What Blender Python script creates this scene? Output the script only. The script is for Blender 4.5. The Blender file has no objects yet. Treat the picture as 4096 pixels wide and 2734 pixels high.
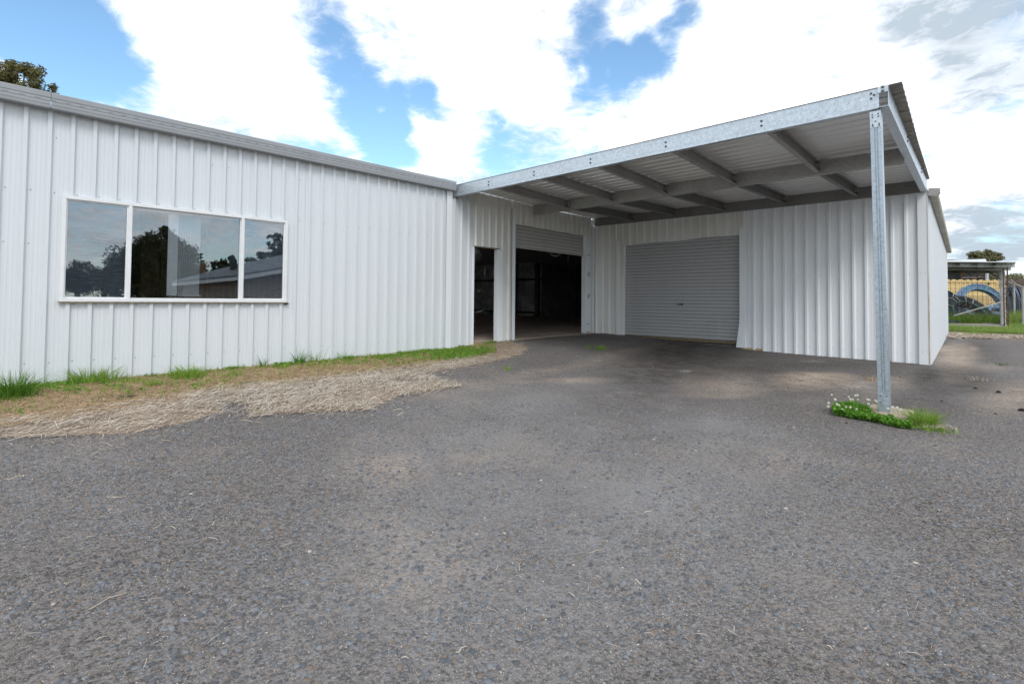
import bpy, math, random
import numpy as np
from mathutils import Vector, Matrix
random.seed(7); rng = np.random.default_rng(11)
scn = bpy.context.scene
col = scn.collection

# ------------------------------------------------------------------ camera
# world: X = distance out from the long office wall, Y = along it, Z up, eye level = 0
TH = 0.762434; PITCH = 0.0283823; ROLL = 0.0088532
F = 2115.70; CY = 1140.637; CAM = np.array([7.43425, 0.0, 0.0])
cd = bpy.data.cameras.new('camera'); cam = bpy.data.objects.new('camera', cd); col.objects.link(cam)
cam.location = CAM
cam.rotation_euler = (Matrix.Rotation(TH, 3, 'Z') @ Matrix.Rotation(math.pi/2+PITCH, 3, 'X') @ Matrix.Rotation(ROLL, 3, 'Z')).to_euler()
cd.sensor_width = 36; cd.lens = F/4096*36; cd.shift_y = -(1367-CY)/4096
cd.clip_start = 0.05; cd.clip_end = 3000
scn.camera = cam

# ------------------------------------------------------------------ light
SUN_EL, SUN_AZ = math.radians(42), math.radians(-34)   # azimuth: direction TO the sun in the XY plane
sd = bpy.data.lights.new('sun', 'SUN'); sd.energy = .75; sd.angle = math.radians(22); sd.color = (1, .97, .92)
sun = bpy.data.objects.new('sun', sd); col.objects.link(sun)
sdir = Vector((math.cos(SUN_EL)*math.cos(SUN_AZ), math.cos(SUN_EL)*math.sin(SUN_AZ), math.sin(SUN_EL)))
sun.rotation_euler = sdir.to_track_quat('Z', 'Y').to_euler(); sun.location = (0, -20, 30)
vs = scn.view_settings; vs.view_transform = 'Standard'; vs.look = 'None'; vs.exposure = 0.98; vs.gamma = 1
vs.use_curve_mapping = False

def ray(x, y):
    """source pixel (4096 x 2734) -> world direction"""
    u = (x-2048)/F; w = (y-CY)/F
    c, s = math.cos(-ROLL), math.sin(-ROLL); u, w = u*c-w*s, u*s+w*c
    c, s = math.cos(PITCH), math.sin(PITCH); f, h = c+w*s, s-w*c
    return np.array([u*math.cos(TH)-f*math.sin(TH), u*math.sin(TH)+f*math.cos(TH), h])
FW = np.array([-math.sin(TH), math.cos(TH), 0.]); RT = np.array([math.cos(TH), math.sin(TH), 0.])
def PD(x, y, D):
    g = ray(x, y); return CAM + g*(D/(g@FW))
Z3 = lambda X, Y: (3780+X/4.1266, 980+Y/4.1266)
def Q(X, Y, D): return PD(*Z3(X, Y), D)
S = 4096/2349.

def dirv(X, Y):
    g = ray(X*S, Y*S); return g/np.linalg.norm(g)

# ------------------------------------------------------------------ world
w = bpy.data.worlds.new('World'); scn.world = w; w.use_nodes = True
nt = w.node_tree; nt.nodes.clear(); N = nt.nodes; L = nt.links
def wn(t, **k):
    n = N.new(t)
    for a, b in k.items(): setattr(n, a, b)
    return n
def wm(op, a, b=None, c=None, clamp=False):
    n = wn('ShaderNodeMath', operation=op, use_clamp=clamp)
    for i, v in enumerate((a, b, c)):
        if v is None: continue
        if isinstance(v, (int, float)): n.inputs[i].default_value = v
        else: L.new(v, n.inputs[i])
    return n.outputs[0]
sky = wn('ShaderNodeTexSky', sky_type='NISHITA', sun_disc=False, sun_elevation=SUN_EL,
         sun_rotation=math.pi/2-SUN_AZ, altitude=600, air_density=1.0, dust_density=0.6, ozone_density=2.0)
tc = wn('ShaderNodeTexCoord'); D0 = tc.outputs['Generated']
sep = wn('ShaderNodeSeparateXYZ'); L.new(D0, sep.inputs[0])
zc = wm('MAXIMUM', sep.outputs[2], 0.0); zz = wm('ADD', zc, 0.22)
inv = wm('DIVIDE', 1.0, zz)
pl = wn('ShaderNodeVectorMath', operation='SCALE'); L.new(D0, pl.inputs[0]); L.new(inv, pl.inputs['Scale'])
def noise(vec, scale, detail=6, rough=.55, dist=0., off=None):
    n = wn('ShaderNodeTexNoise'); n.inputs['Scale'].default_value = scale; n.inputs['Detail'].default_value = detail
    n.inputs['Roughness'].default_value = rough; n.inputs['Distortion'].default_value = dist
    if off:
        m = wn('ShaderNodeVectorMath', operation='ADD'); L.new(vec, m.inputs[0]); m.inputs[1].default_value = off; vec = m.outputs[0]
    L.new(vec, n.inputs['Vector']); return n.outputs['Fac']
n_big = noise(pl.outputs[0], 1.3, 8, .6, .3)
n_det = noise(pl.outputs[0], 4.0, 9, .62, .6, (3.1, .7, 2.))
def blobs(lst):
    tot = None
    for X, Y, r, wt in lst:
        d = dirv(X, Y)
        v = wn('ShaderNodeVectorMath', operation='DOT_PRODUCT'); L.new(D0, v.inputs[0]); v.inputs[1].default_value = tuple(d)
        mr = wn('ShaderNodeMapRange', interpolation_type='SMOOTHSTEP')
        L.new(v.outputs['Value'], mr.inputs[0])
        R = r/1213.  # pixels to radians about
        mr.inputs[1].default_value = math.cos(R); mr.inputs[2].default_value = math.cos(R*.25)
        mr.inputs[3].default_value = 0; mr.inputs[4].default_value = wt
        tot = mr.outputs[0] if tot is None else wm('ADD', tot, mr.outputs[0])
    return tot
blue = blobs([(30, 60, 150, 1.0), (140, 100, 120, .8), (230, 150, 110, .6), (60, 20, 120, .6), (200, 260, 110, .42), (300, 230, 80, .30), (370, 270, 90, .40), (470, 320, 100, .42),
              (580, 360, 110, .42), (690, 400, 110, .36), (820, 370, 90, .22), (120, 170, 70, .4), (730, 40, 70, .50), (765, 125, 75, .55), (805, 200, 80, .55), (860, 265, 85, .58), (900, 330, 75, .50), (950, 240, 75, .45), (690, 400, 90, .3),
              (950, 190, 60, .4), (1010, 220, 70, .42), (1140, 320, 90, .55), (1250, 345, 80, .5), (1180, 200, 60, .3), (1350, 260, 70, .3), (1370, 100, 60, .42), (1400, 150, 60, .45), (1450, 120, 60, .38), (1510, 110, 70, .52), (1575, 50, 65, .60), (1590, 20, 50, .45), (1440, 200, 50, .45), (1520, 160, 60, .40), (1330, 180, 60, .30), (1260, 120, 60, .25), (640, 60, 60, .25), (300, 30, 60, .2), (1640, 140, 60, .2),
              (1350, 20, 60, .5), (1330, 110, 50, .3), (880, 185, 50, .35), (1700, 330, 90, .12)])
white = blobs([(500, 90, 260, .5), (1035, 310, 110, .55), (1120, 80, 200, .25), (1800, 150, 330, .3), (1900, 350, 420, .3), (1240, 230, 110, .25), (1700, 60, 160, .25), (5, 115, 80, 1.1), (20, 200, 60, .5), (330, 300, 110, .45), (250, 240, 60, .35), (150, 215, 50, .35), (480, 290, 70, .3), (620, 350, 60, .3),
               (1000, 150, 120, .2)])
grey = blobs([(2290, 50, 190, 1.0), (2200, -20, 130, .8), (2345, 120, 140, .8), (2290, 545, 110, .75), (2200, 555, 90, .6), (2349, 550, 100, .7), (2120, 250, 140, .35), (1900, 60, 160, .3), (560, 130, 90, .12)])
n_fin = noise(pl.outputs[0], 13.0, 8, .65, .8, (5.1, 2.7, 1.))
base = wm('MULTIPLY_ADD', n_big, 1.5, -0.05-.55-.35-.36)
base = wm('MULTIPLY_ADD', n_det, 2.0, base); base = wm('MULTIPLY_ADD', n_fin, .8, base)
dens = wm('SUBTRACT', base, blue); dens = wm('ADD', dens, white)
mrd = wn('ShaderNodeMapRange', interpolation_type='SMOOTHSTEP'); L.new(dens, mrd.inputs[0])
mrd.inputs[1].default_value = .10; mrd.inputs[2].default_value = 1.12
cover = mrd.outputs[0]
# cloud brightness: bright tops, grey bellies
n_sh = wm('MULTIPLY_ADD', n_fin, .25, wm('MULTIPLY', noise(pl.outputs[0], 1.9, 8, .62, .5, (9., 4., 1.)), .75))
shade = wn('ShaderNodeMapRange'); L.new(n_sh, shade.inputs[0]); shade.inputs[1].default_value = .36; shade.inputs[2].default_value = .54
shade.inputs[3].default_value = 1.0; shade.inputs[4].default_value = 0.0
# the photographed side of the sky is bright, the rest carries heavier grey bellies
fr = wn('ShaderNodeVectorMath', operation='DOT_PRODUCT'); L.new(D0, fr.inputs[0]); fr.inputs[1].default_value = tuple(FW)
frm = wn('ShaderNodeMapRange', interpolation_type='SMOOTHSTEP'); L.new(fr.outputs['Value'], frm.inputs[0])
frm.inputs[1].default_value = -.2; frm.inputs[2].default_value = .55; frm.inputs[3].default_value = .66; frm.inputs[4].default_value = .95
g1 = wm('MULTIPLY', shade.outputs[0], frm.outputs[0])
g1 = wm('ADD', g1, wm('MULTIPLY', wm('MULTIPLY', grey, n_det), .75), clamp=True)
ramp = wn('ShaderNodeMix', data_type='RGBA'); L.new(g1, ramp.inputs[0])
ramp.inputs[6].default_value = (8.3, 8.4, 8.6, 1); ramp.inputs[7].default_value = (2.9, 3.4, 3.9, 1)
skm = wn('ShaderNodeMix', data_type='RGBA', blend_type='MULTIPLY'); skm.inputs[0].default_value = 1
L.new(sky.outputs[0], skm.inputs[6]); skm.inputs[7].default_value = (1.08, 1.24, 1.20, 1)
mx = wn('ShaderNodeMix', data_type='RGBA'); L.new(cover, mx.inputs[0]); L.new(skm.outputs[2], mx.inputs[6]); L.new(ramp.outputs[2], mx.inputs[7])
bg = wn('ShaderNodeBackground'); L.new(mx.outputs[2], bg.inputs[0]); bg.inputs[1].default_value = 0.1
wo = wn('ShaderNodeOutputWorld'); L.new(bg.outputs[0], wo.inputs[0])

# ------------------------------------------------------------------ materials
class M_:
    """tiny node helper"""
    def __init__(s, name):
        s.m = bpy.data.materials.new(name); s.m.use_nodes = True; s.t = s.m.node_tree; s.t.nodes.clear()
        s.out = s.n('ShaderNodeOutputMaterial'); s.co = s.n('ShaderNodeTexCoord').outputs['Object']
        s.geo = s.n('ShaderNodeNewGeometry')
    def n(s, t, **k):
        x = s.t.nodes.new(t)
        for a, b in k.items(): setattr(x, a, b)
        return x
    def set(s, inp, v):
        if hasattr(v, 'is_output') or isinstance(v, bpy.types.NodeSocket): s.t.links.new(v, inp)
        else:
            if inp.type == 'RGBA' and len(v) == 3: v = (*v, 1)
            inp.default_value = v
    def mt(s, op, a, b=0., c=None, clamp=False):
        x = s.n('ShaderNodeMath', operation=op, use_clamp=clamp); s.set(x.inputs[0], a); s.set(x.inputs[1], b)
        if c is not None: s.set(x.inputs[2], c)
        return x.outputs[0]
    def scale(s, v, sc):
        x = s.n('ShaderNodeMapping'); s.set(x.inputs[0], v); x.inputs['Scale'].default_value = sc; return x.outputs[0]
    def noise(s, scale, detail=4, rough=.55, vec=None, dist=0.):
        x = s.n('ShaderNodeTexNoise'); s.set(x.inputs['Vector'], vec or s.co)
        for k, v in (('Scale', scale), ('Detail', detail), ('Roughness', rough), ('Distortion', dist)): s.set(x.inputs[k], v)
        return x.outputs['Fac']
    def vor(s, scale, vec=None, out='Distance', feature='F1', rand=1.):
        x = s.n('ShaderNodeTexVoronoi', feature=feature); s.set(x.inputs['Vector'], vec or s.co); s.set(x.inputs['Scale'], scale)
        s.set(x.inputs['Randomness'], rand); return x.outputs[out]
    def mr(s, v, a, b, c=0., d=1., smooth=False):
        x = s.n('ShaderNodeMapRange', interpolation_type='SMOOTHSTEP' if smooth else 'LINEAR'); s.set(x.inputs[0], v)
        for i, q in enumerate((a, b, c, d)): s.set(x.inputs[i+1], q)
        return x.outputs[0]
    def mix(s, f, a, b, mode='MIX'):
        x = s.n('ShaderNodeMix', data_type='RGBA', blend_type=mode); s.set(x.inputs[0], f); s.set(x.inputs[6], a); s.set(x.inputs[7], b); return x.outputs[2]
    def attr(s, name): return s.n('ShaderNodeAttribute', attribute_name=name).outputs['Fac']
    def bump(s, h, strength=.3, dist=.01):
        x = s.n('ShaderNodeBump'); s.set(x.inputs['Height'], h); s.set(x.inputs['Strength'], strength); s.set(x.inputs['Distance'], dist); return x.outputs[0]
    def pbr(s, c, rough=.6, metal=0., bump=None, spec=.5, **k):
        p = s.n('ShaderNodeBsdfPrincipled'); s.set(p.inputs['Base Color'], c); s.set(p.inputs['Roughness'], rough); s.set(p.inputs['Metallic'], metal)
        s.set(p.inputs['Specular IOR Level'], spec)
        if bump is not None: s.set(p.inputs['Normal'], bump)
        for a, b in k.items(): s.set(p.inputs[a], b)
        s.t.links.new(p.outputs[0], s.out.inputs[0]); return p
    def xyz(s):
        x = s.n('ShaderNodeSeparateXYZ'); s.set(x.inputs[0], s.co); return x.outputs

def painted(name, c, grime=.15, tint=(.42, .36, .26), base_dirt=.5, rough=.38):
    m = M_(name); X, Y, Z = m.xyz()
    streak = m.noise(1, 2, .5, m.scale(m.co, (7, 7, .5)))
    big = m.noise(1.1, 5, .6)
    g = m.mt('MULTIPLY', m.mr(streak, .45, .8), m.mr(big, .35, .75)); g = m.mt('MULTIPLY', g, grime, clamp=True)
    cc = m.mix(g, c, tint)
    # dirt splashed on the foot of the sheets
    fn = m.noise(16, 6, .7); ft = m.mr(m.mt('MULTIPLY_ADD', fn, -.42, Z), -1.02, -.80-.22, 1, 0)
    sp = m.mr(m.noise(150, 2, .5), .66, .72); low = m.mr(Z, -1.0, -.35, 1, 0)
    cc = m.mix(m.mt('MULTIPLY', ft, base_dirt), cc, (.30, .24, .18)); cc = m.mix(m.mt('MULTIPLY', m.mt('MULTIPLY', sp, low), .45), cc, (.2, .16, .12))
    hue = m.noise(.5, 3); cc = m.mix(m.mt('MULTIPLY', hue, .12), cc, (.62, .68, .74))
    b = m.bump(m.noise(3.2, 3, .5, m.scale(m.co, (1, 1, .45))), .32, .02)
    m.pbr(cc, m.mr(big, .3, .7, rough-.06, rough+.14), 0, b, .35); return m.m
def galv(name, c=(.52, .56, .60), rough=.42, stain=.25, metal=.55, stc=(.20, .16, .12)):
    m = M_(name)
    sp = m.vor(75, m.scale(m.co, (1, 1, 1)), 'Color'); bw = m.n('ShaderNodeRGBToBW'); m.set(bw.inputs[0], sp)
    nz = m.noise(26, 5, .65); st = m.noise(1.2, 5, .6, m.scale(m.co, (1.5, 1.5, 1)))
    v = m.mt('MULTIPLY_ADD', bw.outputs[0], .30, m.mt('MULTIPLY', nz, .9)); v = m.mt('ADD', v, .36)
    cc = m.mix(1., (c[0], c[1], c[2]), m.n('ShaderNodeCombineColor').outputs[0], 'MULTIPLY')
    cmb = cc.node.inputs[7].links[0].from_node
    for i in range(3): m.set(cmb.inputs[i], v)
    cc = m.mix(m.mt('MULTIPLY', m.mr(st, .5, .75), stain), cc, stc)
    m.pbr(cc, m.mr(nz, .3, .7, rough-.08, rough+.12), metal, m.bump(nz, .12, .004), .5); return m.m
def plain(name, c, rough=.6, metal=0., var=.25, sc=8, bump=.2, spec=.4, c2=None):
    m = M_(name); nz = m.noise(sc, 5, .6); k = c2 or tuple(x*(1-var*1.4) for x in c)
    m.pbr(m.mix(m.mr(nz, .32, .7), c, k), rough, metal, m.bump(m.noise(sc*4, 4, .6), bump, .01), spec); return m.m
MAT = {}
MAT['office'] = painted('white_paint_lit_walls', (.655, .68, .705), .05, base_dirt=.7)  # same white paint, toned down for walls in open light
MAT['white'] = painted('white_paint_shaded_wall', (.79, .815, .84), .05, base_dirt=.7)  # same white paint, lighter copy for the wall shaded by the awning
MAT['cream'] = painted('weathered_sheet_paint', (.77, .77, .74), .75, (.42, .35, .24))
MAT['flash'] = painted('flashing_paint', (.80, .83, .86), .10, base_dirt=.3)
MAT['fascia'] = plain('fascia_paint', (.31, .325, .34), .45, 0, .08, 3, .08)
MAT['alu'] = plain('window_alu_white', (.76, .77, .78), .35, 0, .06, 10, .05)
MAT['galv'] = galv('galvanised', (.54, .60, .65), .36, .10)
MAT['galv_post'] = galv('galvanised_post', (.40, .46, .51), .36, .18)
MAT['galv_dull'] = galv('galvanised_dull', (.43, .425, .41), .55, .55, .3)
MAT['galv_dark'] = galv('galvanised_dark', (.26, .26, .255), .7, .8, .2)  # darker, rougher, less metallic galvanised tone
MAT['door_a'] = painted('roller_door_light', (.46, .45, .435), .8, (.33, .28, .22), .1)
MAT['door_b'] = painted('roller_door_grey', (.41, .41, .42), .35, (.26, .23, .2), .3, .45)
MAT['rail'] = plain('door_bottom_rail', (.30, .24, .15), .6, .2, .5, 30)
MAT['black'] = plain('black_plastic', (.02, .02, .02), .4)
MAT['screw'] = plain('screw_head', (.45, .47, .5), .4, .4)
MAT['hole'] = plain('bolt_dark', (.16, .175, .19), .5, .4)
MAT['rust'] = plain('rusty_steel', (.20, .11, .07), .85, .1, .5, 12)
MAT['timber'] = plain('weathered_timber', (.55, .56, .58), .85, 0, .35, 9)
MAT['timber_brown'] = plain('brown_stud_timber', (.30, .19, .11), .8, 0, .3, 9)
MAT['lightsteel'] = plain('pale_roof_sheet', (.62, .64, .66), .5, .1, .12, 2)
MAT['shed_pale'] = plain('pale_wall', (.60, .62, .63), .6, 0, .12, 2)
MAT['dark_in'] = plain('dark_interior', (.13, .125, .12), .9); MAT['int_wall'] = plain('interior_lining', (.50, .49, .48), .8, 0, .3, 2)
MAT['int_sheet'] = plain('interior_sheet', (.80, .79, .78), .8, .0, .35, 2)
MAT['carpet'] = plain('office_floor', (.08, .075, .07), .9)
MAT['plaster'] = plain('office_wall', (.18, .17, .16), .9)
MAT['cobweb'] = plain('cobweb_silk', (.55, .6, .62), .9)
MAT['wire'] = plain('fence_wire', (.12, .11, .10), .7, .4)
MAT['tie_w'] = plain('white_tape', (.8, .8, .8), .5)
MAT['tie_t'] = plain('turquoise_tape', (.1, .55, .55), .5)
MAT['stone'] = plain('loose_black_stone', (.03, .03, .032), .8, 0, .4, 60)
MAT['bark'] = plain('eucalypt_bark', (.20, .16, .13), .9, 0, .4, 5)
MAT['soffit_black'] = plain('dark_soffit', (.05, .045, .04), .9, 0, .6, 3, c2=(.22, .18, .15))  # near-black base with brown blotches

# roof sheeting
m = M_('canopy_roof_sheet'); nz = m.noise(1, 5, .6, m.scale(m.co, (.6, 9, 1)))
m.pbr(m.mix(m.mr(nz, .35, .7), (.88, .88, .88), (.82, .81, .80)), .28, .25, m.bump(m.noise(5, 3), .15, .01), .5); MAT['roof'] = m.m
m = M_('dusty_sheet_end'); nz = m.noise(1, 5, .65, m.scale(m.co, (3, 30, 3)))
m.pbr(m.mix(m.mr(nz, .35, .65), (.46, .43, .39), (.26, .23, .19)), .7, 0); MAT['roof_end'] = m.m
# window glass
m = M_('window_glass'); fr_ = m.n('ShaderNodeFresnel'); fr_.inputs[0].default_value = 1.55
wob = m.bump(m.noise(1.4, 2), .02, .01); gl = m.n('ShaderNodeBsdfGlossy'); gl.inputs['Roughness'].default_value = .0; gl.inputs['Color'].default_value = (.92, .96, 1, 1)
m.t.links.new(wob, gl.inputs['Normal'])
tr = m.n('ShaderNodeBsdfTransparent'); tr.inputs[0].default_value = (.965, .975, .98, 1)
mxs = m.n('ShaderNodeMixShader'); m.set(mxs.inputs[0], m.mt('MULTIPLY_ADD', fr_.outputs[0], 2.7, .01, clamp=True)); m.t.links.new(tr.outputs[0], mxs.inputs[1]); m.t.links.new(gl.outputs[0], mxs.inputs[2])
df = m.n('ShaderNodeBsdfDiffuse'); df.inputs[0].default_value = (.5, .5, .5, 1); mx2 = m.n('ShaderNodeMixShader')
m.set(mx2.inputs[0], m.mt('MULTIPLY', m.mr(m.noise(85, 3, .8), .66, .74), .5)); m.t.links.new(mxs.outputs[0], mx2.inputs[1]); m.t.links.new(df.outputs[0], mx2.inputs[2])
m.t.links.new(mx2.outputs[0], m.out.inputs[0]); MAT['glass'] = m.m
# fly screen behind the side panes
m = M_('fly_screen'); tr = m.n('ShaderNodeBsdfTransparent'); df = m.n('ShaderNodeBsdfDiffuse'); df.inputs[0].default_value = (.24, .28, .34, 1)
mxs = m.n('ShaderNodeMixShader'); m.set(mxs.inputs[0], m.mr(m.noise(1, 2, .5, m.scale(m.co, (1, 5, 300))), .3, .7, .35, .65))
m.t.links.new(tr.outputs[0], mxs.inputs[1]); m.t.links.new(df.outputs[0], mxs.inputs[2]); m.t.links.new(mxs.outputs[0], m.out.inputs[0]); MAT['screen'] = m.m
m = M_('blind_fabric'); m.pbr((.92, .95, .96), .8); MAT['blind'] = m.m

def leafy(name, c1, c2, c3=None, trans=.25, rough=.55):
    m = M_(name); r = m.geo.outputs['Random Per Island']
    cc = m.mix(r, c1, c2)
    if c3: cc = m.mix(m.mr(m.noise(.9, 3), .45, .7), cc, c3)
    p = m.n('ShaderNodeBsdfPrincipled'); m.set(p.inputs['Base Color'], cc); p.inputs['Roughness'].default_value = rough; p.inputs['Specular IOR Level'].default_value = .25
    t = m.n('ShaderNodeBsdfTranslucent'); m.set(t.inputs[0], cc); x = m.n('ShaderNodeMixShader'); x.inputs[0].default_value = trans
    m.t.links.new(p.outputs[0], x.inputs[1]); m.t.links.new(t.outputs[0], x.inputs[2]); m.t.links.new(x.outputs[0], m.out.inputs[0]); return m.m
MAT['grass'] = leafy('green_grass', (.12, .25, .025), (.32, .46, .08), None, .35)
MAT['grass_field'] = leafy('field_grass', (.16, .28, .045), (.34, .42, .12), None, .35)
MAT['grass_dark'] = leafy('dark_tuft_grass', (.05, .14, .015), (.16, .31, .04), None, .3)
MAT['clover'] = leafy('clover_leaf', (.08, .23, .018), (.20, .40, .05), None, .3)
MAT['straw'] = leafy('dry_straw', (.24, .175, .12), (.74, .65, .54), None, .1, .8)
MAT['straw_br'] = leafy('brown_thatch', (.26, .17, .085), (.66, .48, .29), None, .1, .8)
MAT['weed'] = leafy('grey_green_weed', (.09, .13, .06), (.15, .20, .09), None, .2)
MAT['euc'] = leafy('eucalypt_leaf', (.07, .08, .028), (.22, .19, .08), None, .2)
MAT['euc_far'] = leafy('far_eucalypt_leaf', (.11, .12, .055), (.24, .22, .12), None, .2)
MAT['conifer'] = leafy('conifer_leaf', (.02, .035, .012), (.06, .08, .025), None, .1)
MAT['flower'] = leafy('clover_flower', (.75, .70, .60), (.85, .83, .75), None, .2)
MAT['chip'] = None
# stone chips of the seal
m = M_('asphalt_chip'); r = m.geo.outputs['Random Per Island']
cc = m.mix(m.mr(r, 0, .8), (.070, .076, .085), (.195, .204, .22)); cc = m.mix(m.mr(r, .80, .82), cc, (.17, .135, .11)); cc = m.mix(m.mr(r, .998, .9985), cc, (.50, .43, .36))
m.pbr(cc, .62, 0, m.bump(m.noise(220, 4, .6), .35, .003), .4); MAT['chip'] = m.m

# ground
m = M_('asphalt_ground'); co = m.co
gw = m.attr('green'); tanm = m.attr('tan'); dk = m.attr('dark'); soil = m.attr('soil'); wh = m.attr('white')
fine = m.noise(240, 4, .7); mid = m.noise(38, 6, .68); big = m.noise(.9, 6, .62); patch = m.noise(4.2, 7, .68)
vd = m.vor(62); vcol = m.vor(62, None, 'Color'); bw = m.n('ShaderNodeRGBToBW'); m.set(bw.inputs[0], vcol); vr = bw.outputs[0]
vd2 = m.vor(170); vc2 = m.vor(170, None, 'Color'); bw2 = m.n('ShaderNodeRGBToBW'); m.set(bw2.inputs[0], vc2); vr2 = bw2.outputs[0]
bind = m.mix(m.mr(mid, .40, .60), (.045, .041, .040), (.185, .170, .162))
bind = m.mix(m.mr(fine, .54, .66), bind, (.42, .34, .27))
stone = m.mix(m.mr(vr, .38, .66), (.045, .049, .055), (.215, .225, .24))
smask = m.mt('MULTIPLY', m.mr(vd, .50, .34), m.mr(patch, .34, .52))
cc = m.mix(smask, bind, stone)
sp2 = m.mt('MULTIPLY', m.mr(vr2, .60, .64), m.mr(vd2, .42, .30)); cc = m.mix(m.mt('MULTIPLY', sp2, m.mr(big, .3, .7, .35, .95)), cc, (.50, .41, .33))
cc = m.mix(m.mt('MULTIPLY', m.mr(big, .3, .7, .35, 1), m.mt('MULTIPLY', m.attr('pale_grey'), .62)), cc, (.30, .297, .298))
cc = m.mix(m.mt('MULTIPLY', m.mr(patch, .48, .70), .20), cc, (.21, .175, .15))
tw = m.mt('MULTIPLY', tanm, m.mr(m.mt('ADD', m.mt('MULTIPLY', mid, .6), m.mt('MULTIPLY', patch, .6)), .46, .64)); cc = m.mix(tw, cc, (.54, .43, .335))
cc = m.mix(m.mt('MULTIPLY', dk, m.mr(patch, .35, .6, .3, 1)), cc, (.045, .036, .030))
sl = m.mix(m.mr(mid, .35, .65), (.52, .40, .285), (.30, .22, .15)); cc = m.mix(m.mr(m.mt('MULTIPLY_ADD', patch, .5, soil), .45, .85), cc, sl)
cc = m.mix(gw, cc, (.10, .11, .04)); cc = m.mix(m.mt('MULTIPLY', wh, m.mr(m.noise(45, 5, .8), .50, .58)), cc, (.75, .75, .74))
hgt = m.mt('ADD', m.mt('MULTIPLY', m.mr(vd, .55, .2), .6), m.mt('MULTIPLY', mid, .8)); hgt = m.mt('MULTIPLY_ADD', fine, .35, hgt)
m.pbr(cc, .85, 0, m.bump(hgt, 1.0, .010), .22); MAT['ground'] = m.m
# concretes
def concrete(name, c, c2, sc=3):
    m = M_(name); a = m.noise(sc, 7, .65); f = m.noise(90, 4, .7)
    cc = m.mix(m.mr(a, .35, .65), c, c2); cc = m.mix(m.mr(f, .55, .72, 0, .4), cc, tuple(x*.6 for x in c)); m.pbr(cc, .85, 0, m.bump(f, .3, .004), .2); return m.m
MAT['slab'] = concrete('interior_concrete', (.62, .51, .43), (.36, .28, .235))
MAT['footing'] = concrete('footing_concrete', (.46, .38, .30), (.38, .30, .235), 9)
MAT['slab_far'] = concrete('pale_slab', (.45, .40, .36), (.34, .29, .26))
m = M_('threshold'); a = m.noise(22, 5, .7); m.pbr(m.mix(m.mr(a, .46, .56), (.42, .36, .28), (.48, .32, .07)), .85, 0, m.bump(m.noise(60, 4), .4, .006)); MAT['thresh'] = m.m
m = M_('container_paint'); a = m.noise(1, 6, .7, m.scale(m.co, (3, 3, .8))); e = m.noise(14, 6, .75)
cc = m.mix(m.mr(a, .50, .8, 0, .5), (.70, .51, .24), (.55, .37, .16)); cc = m.mix(m.mr(e, .66, .73), cc, (.15, .09, .05)); m.pbr(cc, .6); MAT['container'] = m.m
def pipe(name, a, b, p=.12):
    m = M_(name); r = m.geo.outputs['Random Per Island']; m.pbr(m.mix(m.mr(r, 1-p, 1-p+.01), a, b), .4, 0, None, .5); return m.m
MAT['pipe_blue'] = pipe('blue_pipe', (.13, .20, .30), (.17, .30, .42), .35)
MAT['pipe_green'] = pipe('black_green_pipe', (.018, .03, .032), (.02, .26, .19), .22)
MAT['pipe_dark'] = pipe('dark_pipe', (.035, .05, .08), (.09, .14, .22), .3)

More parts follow.
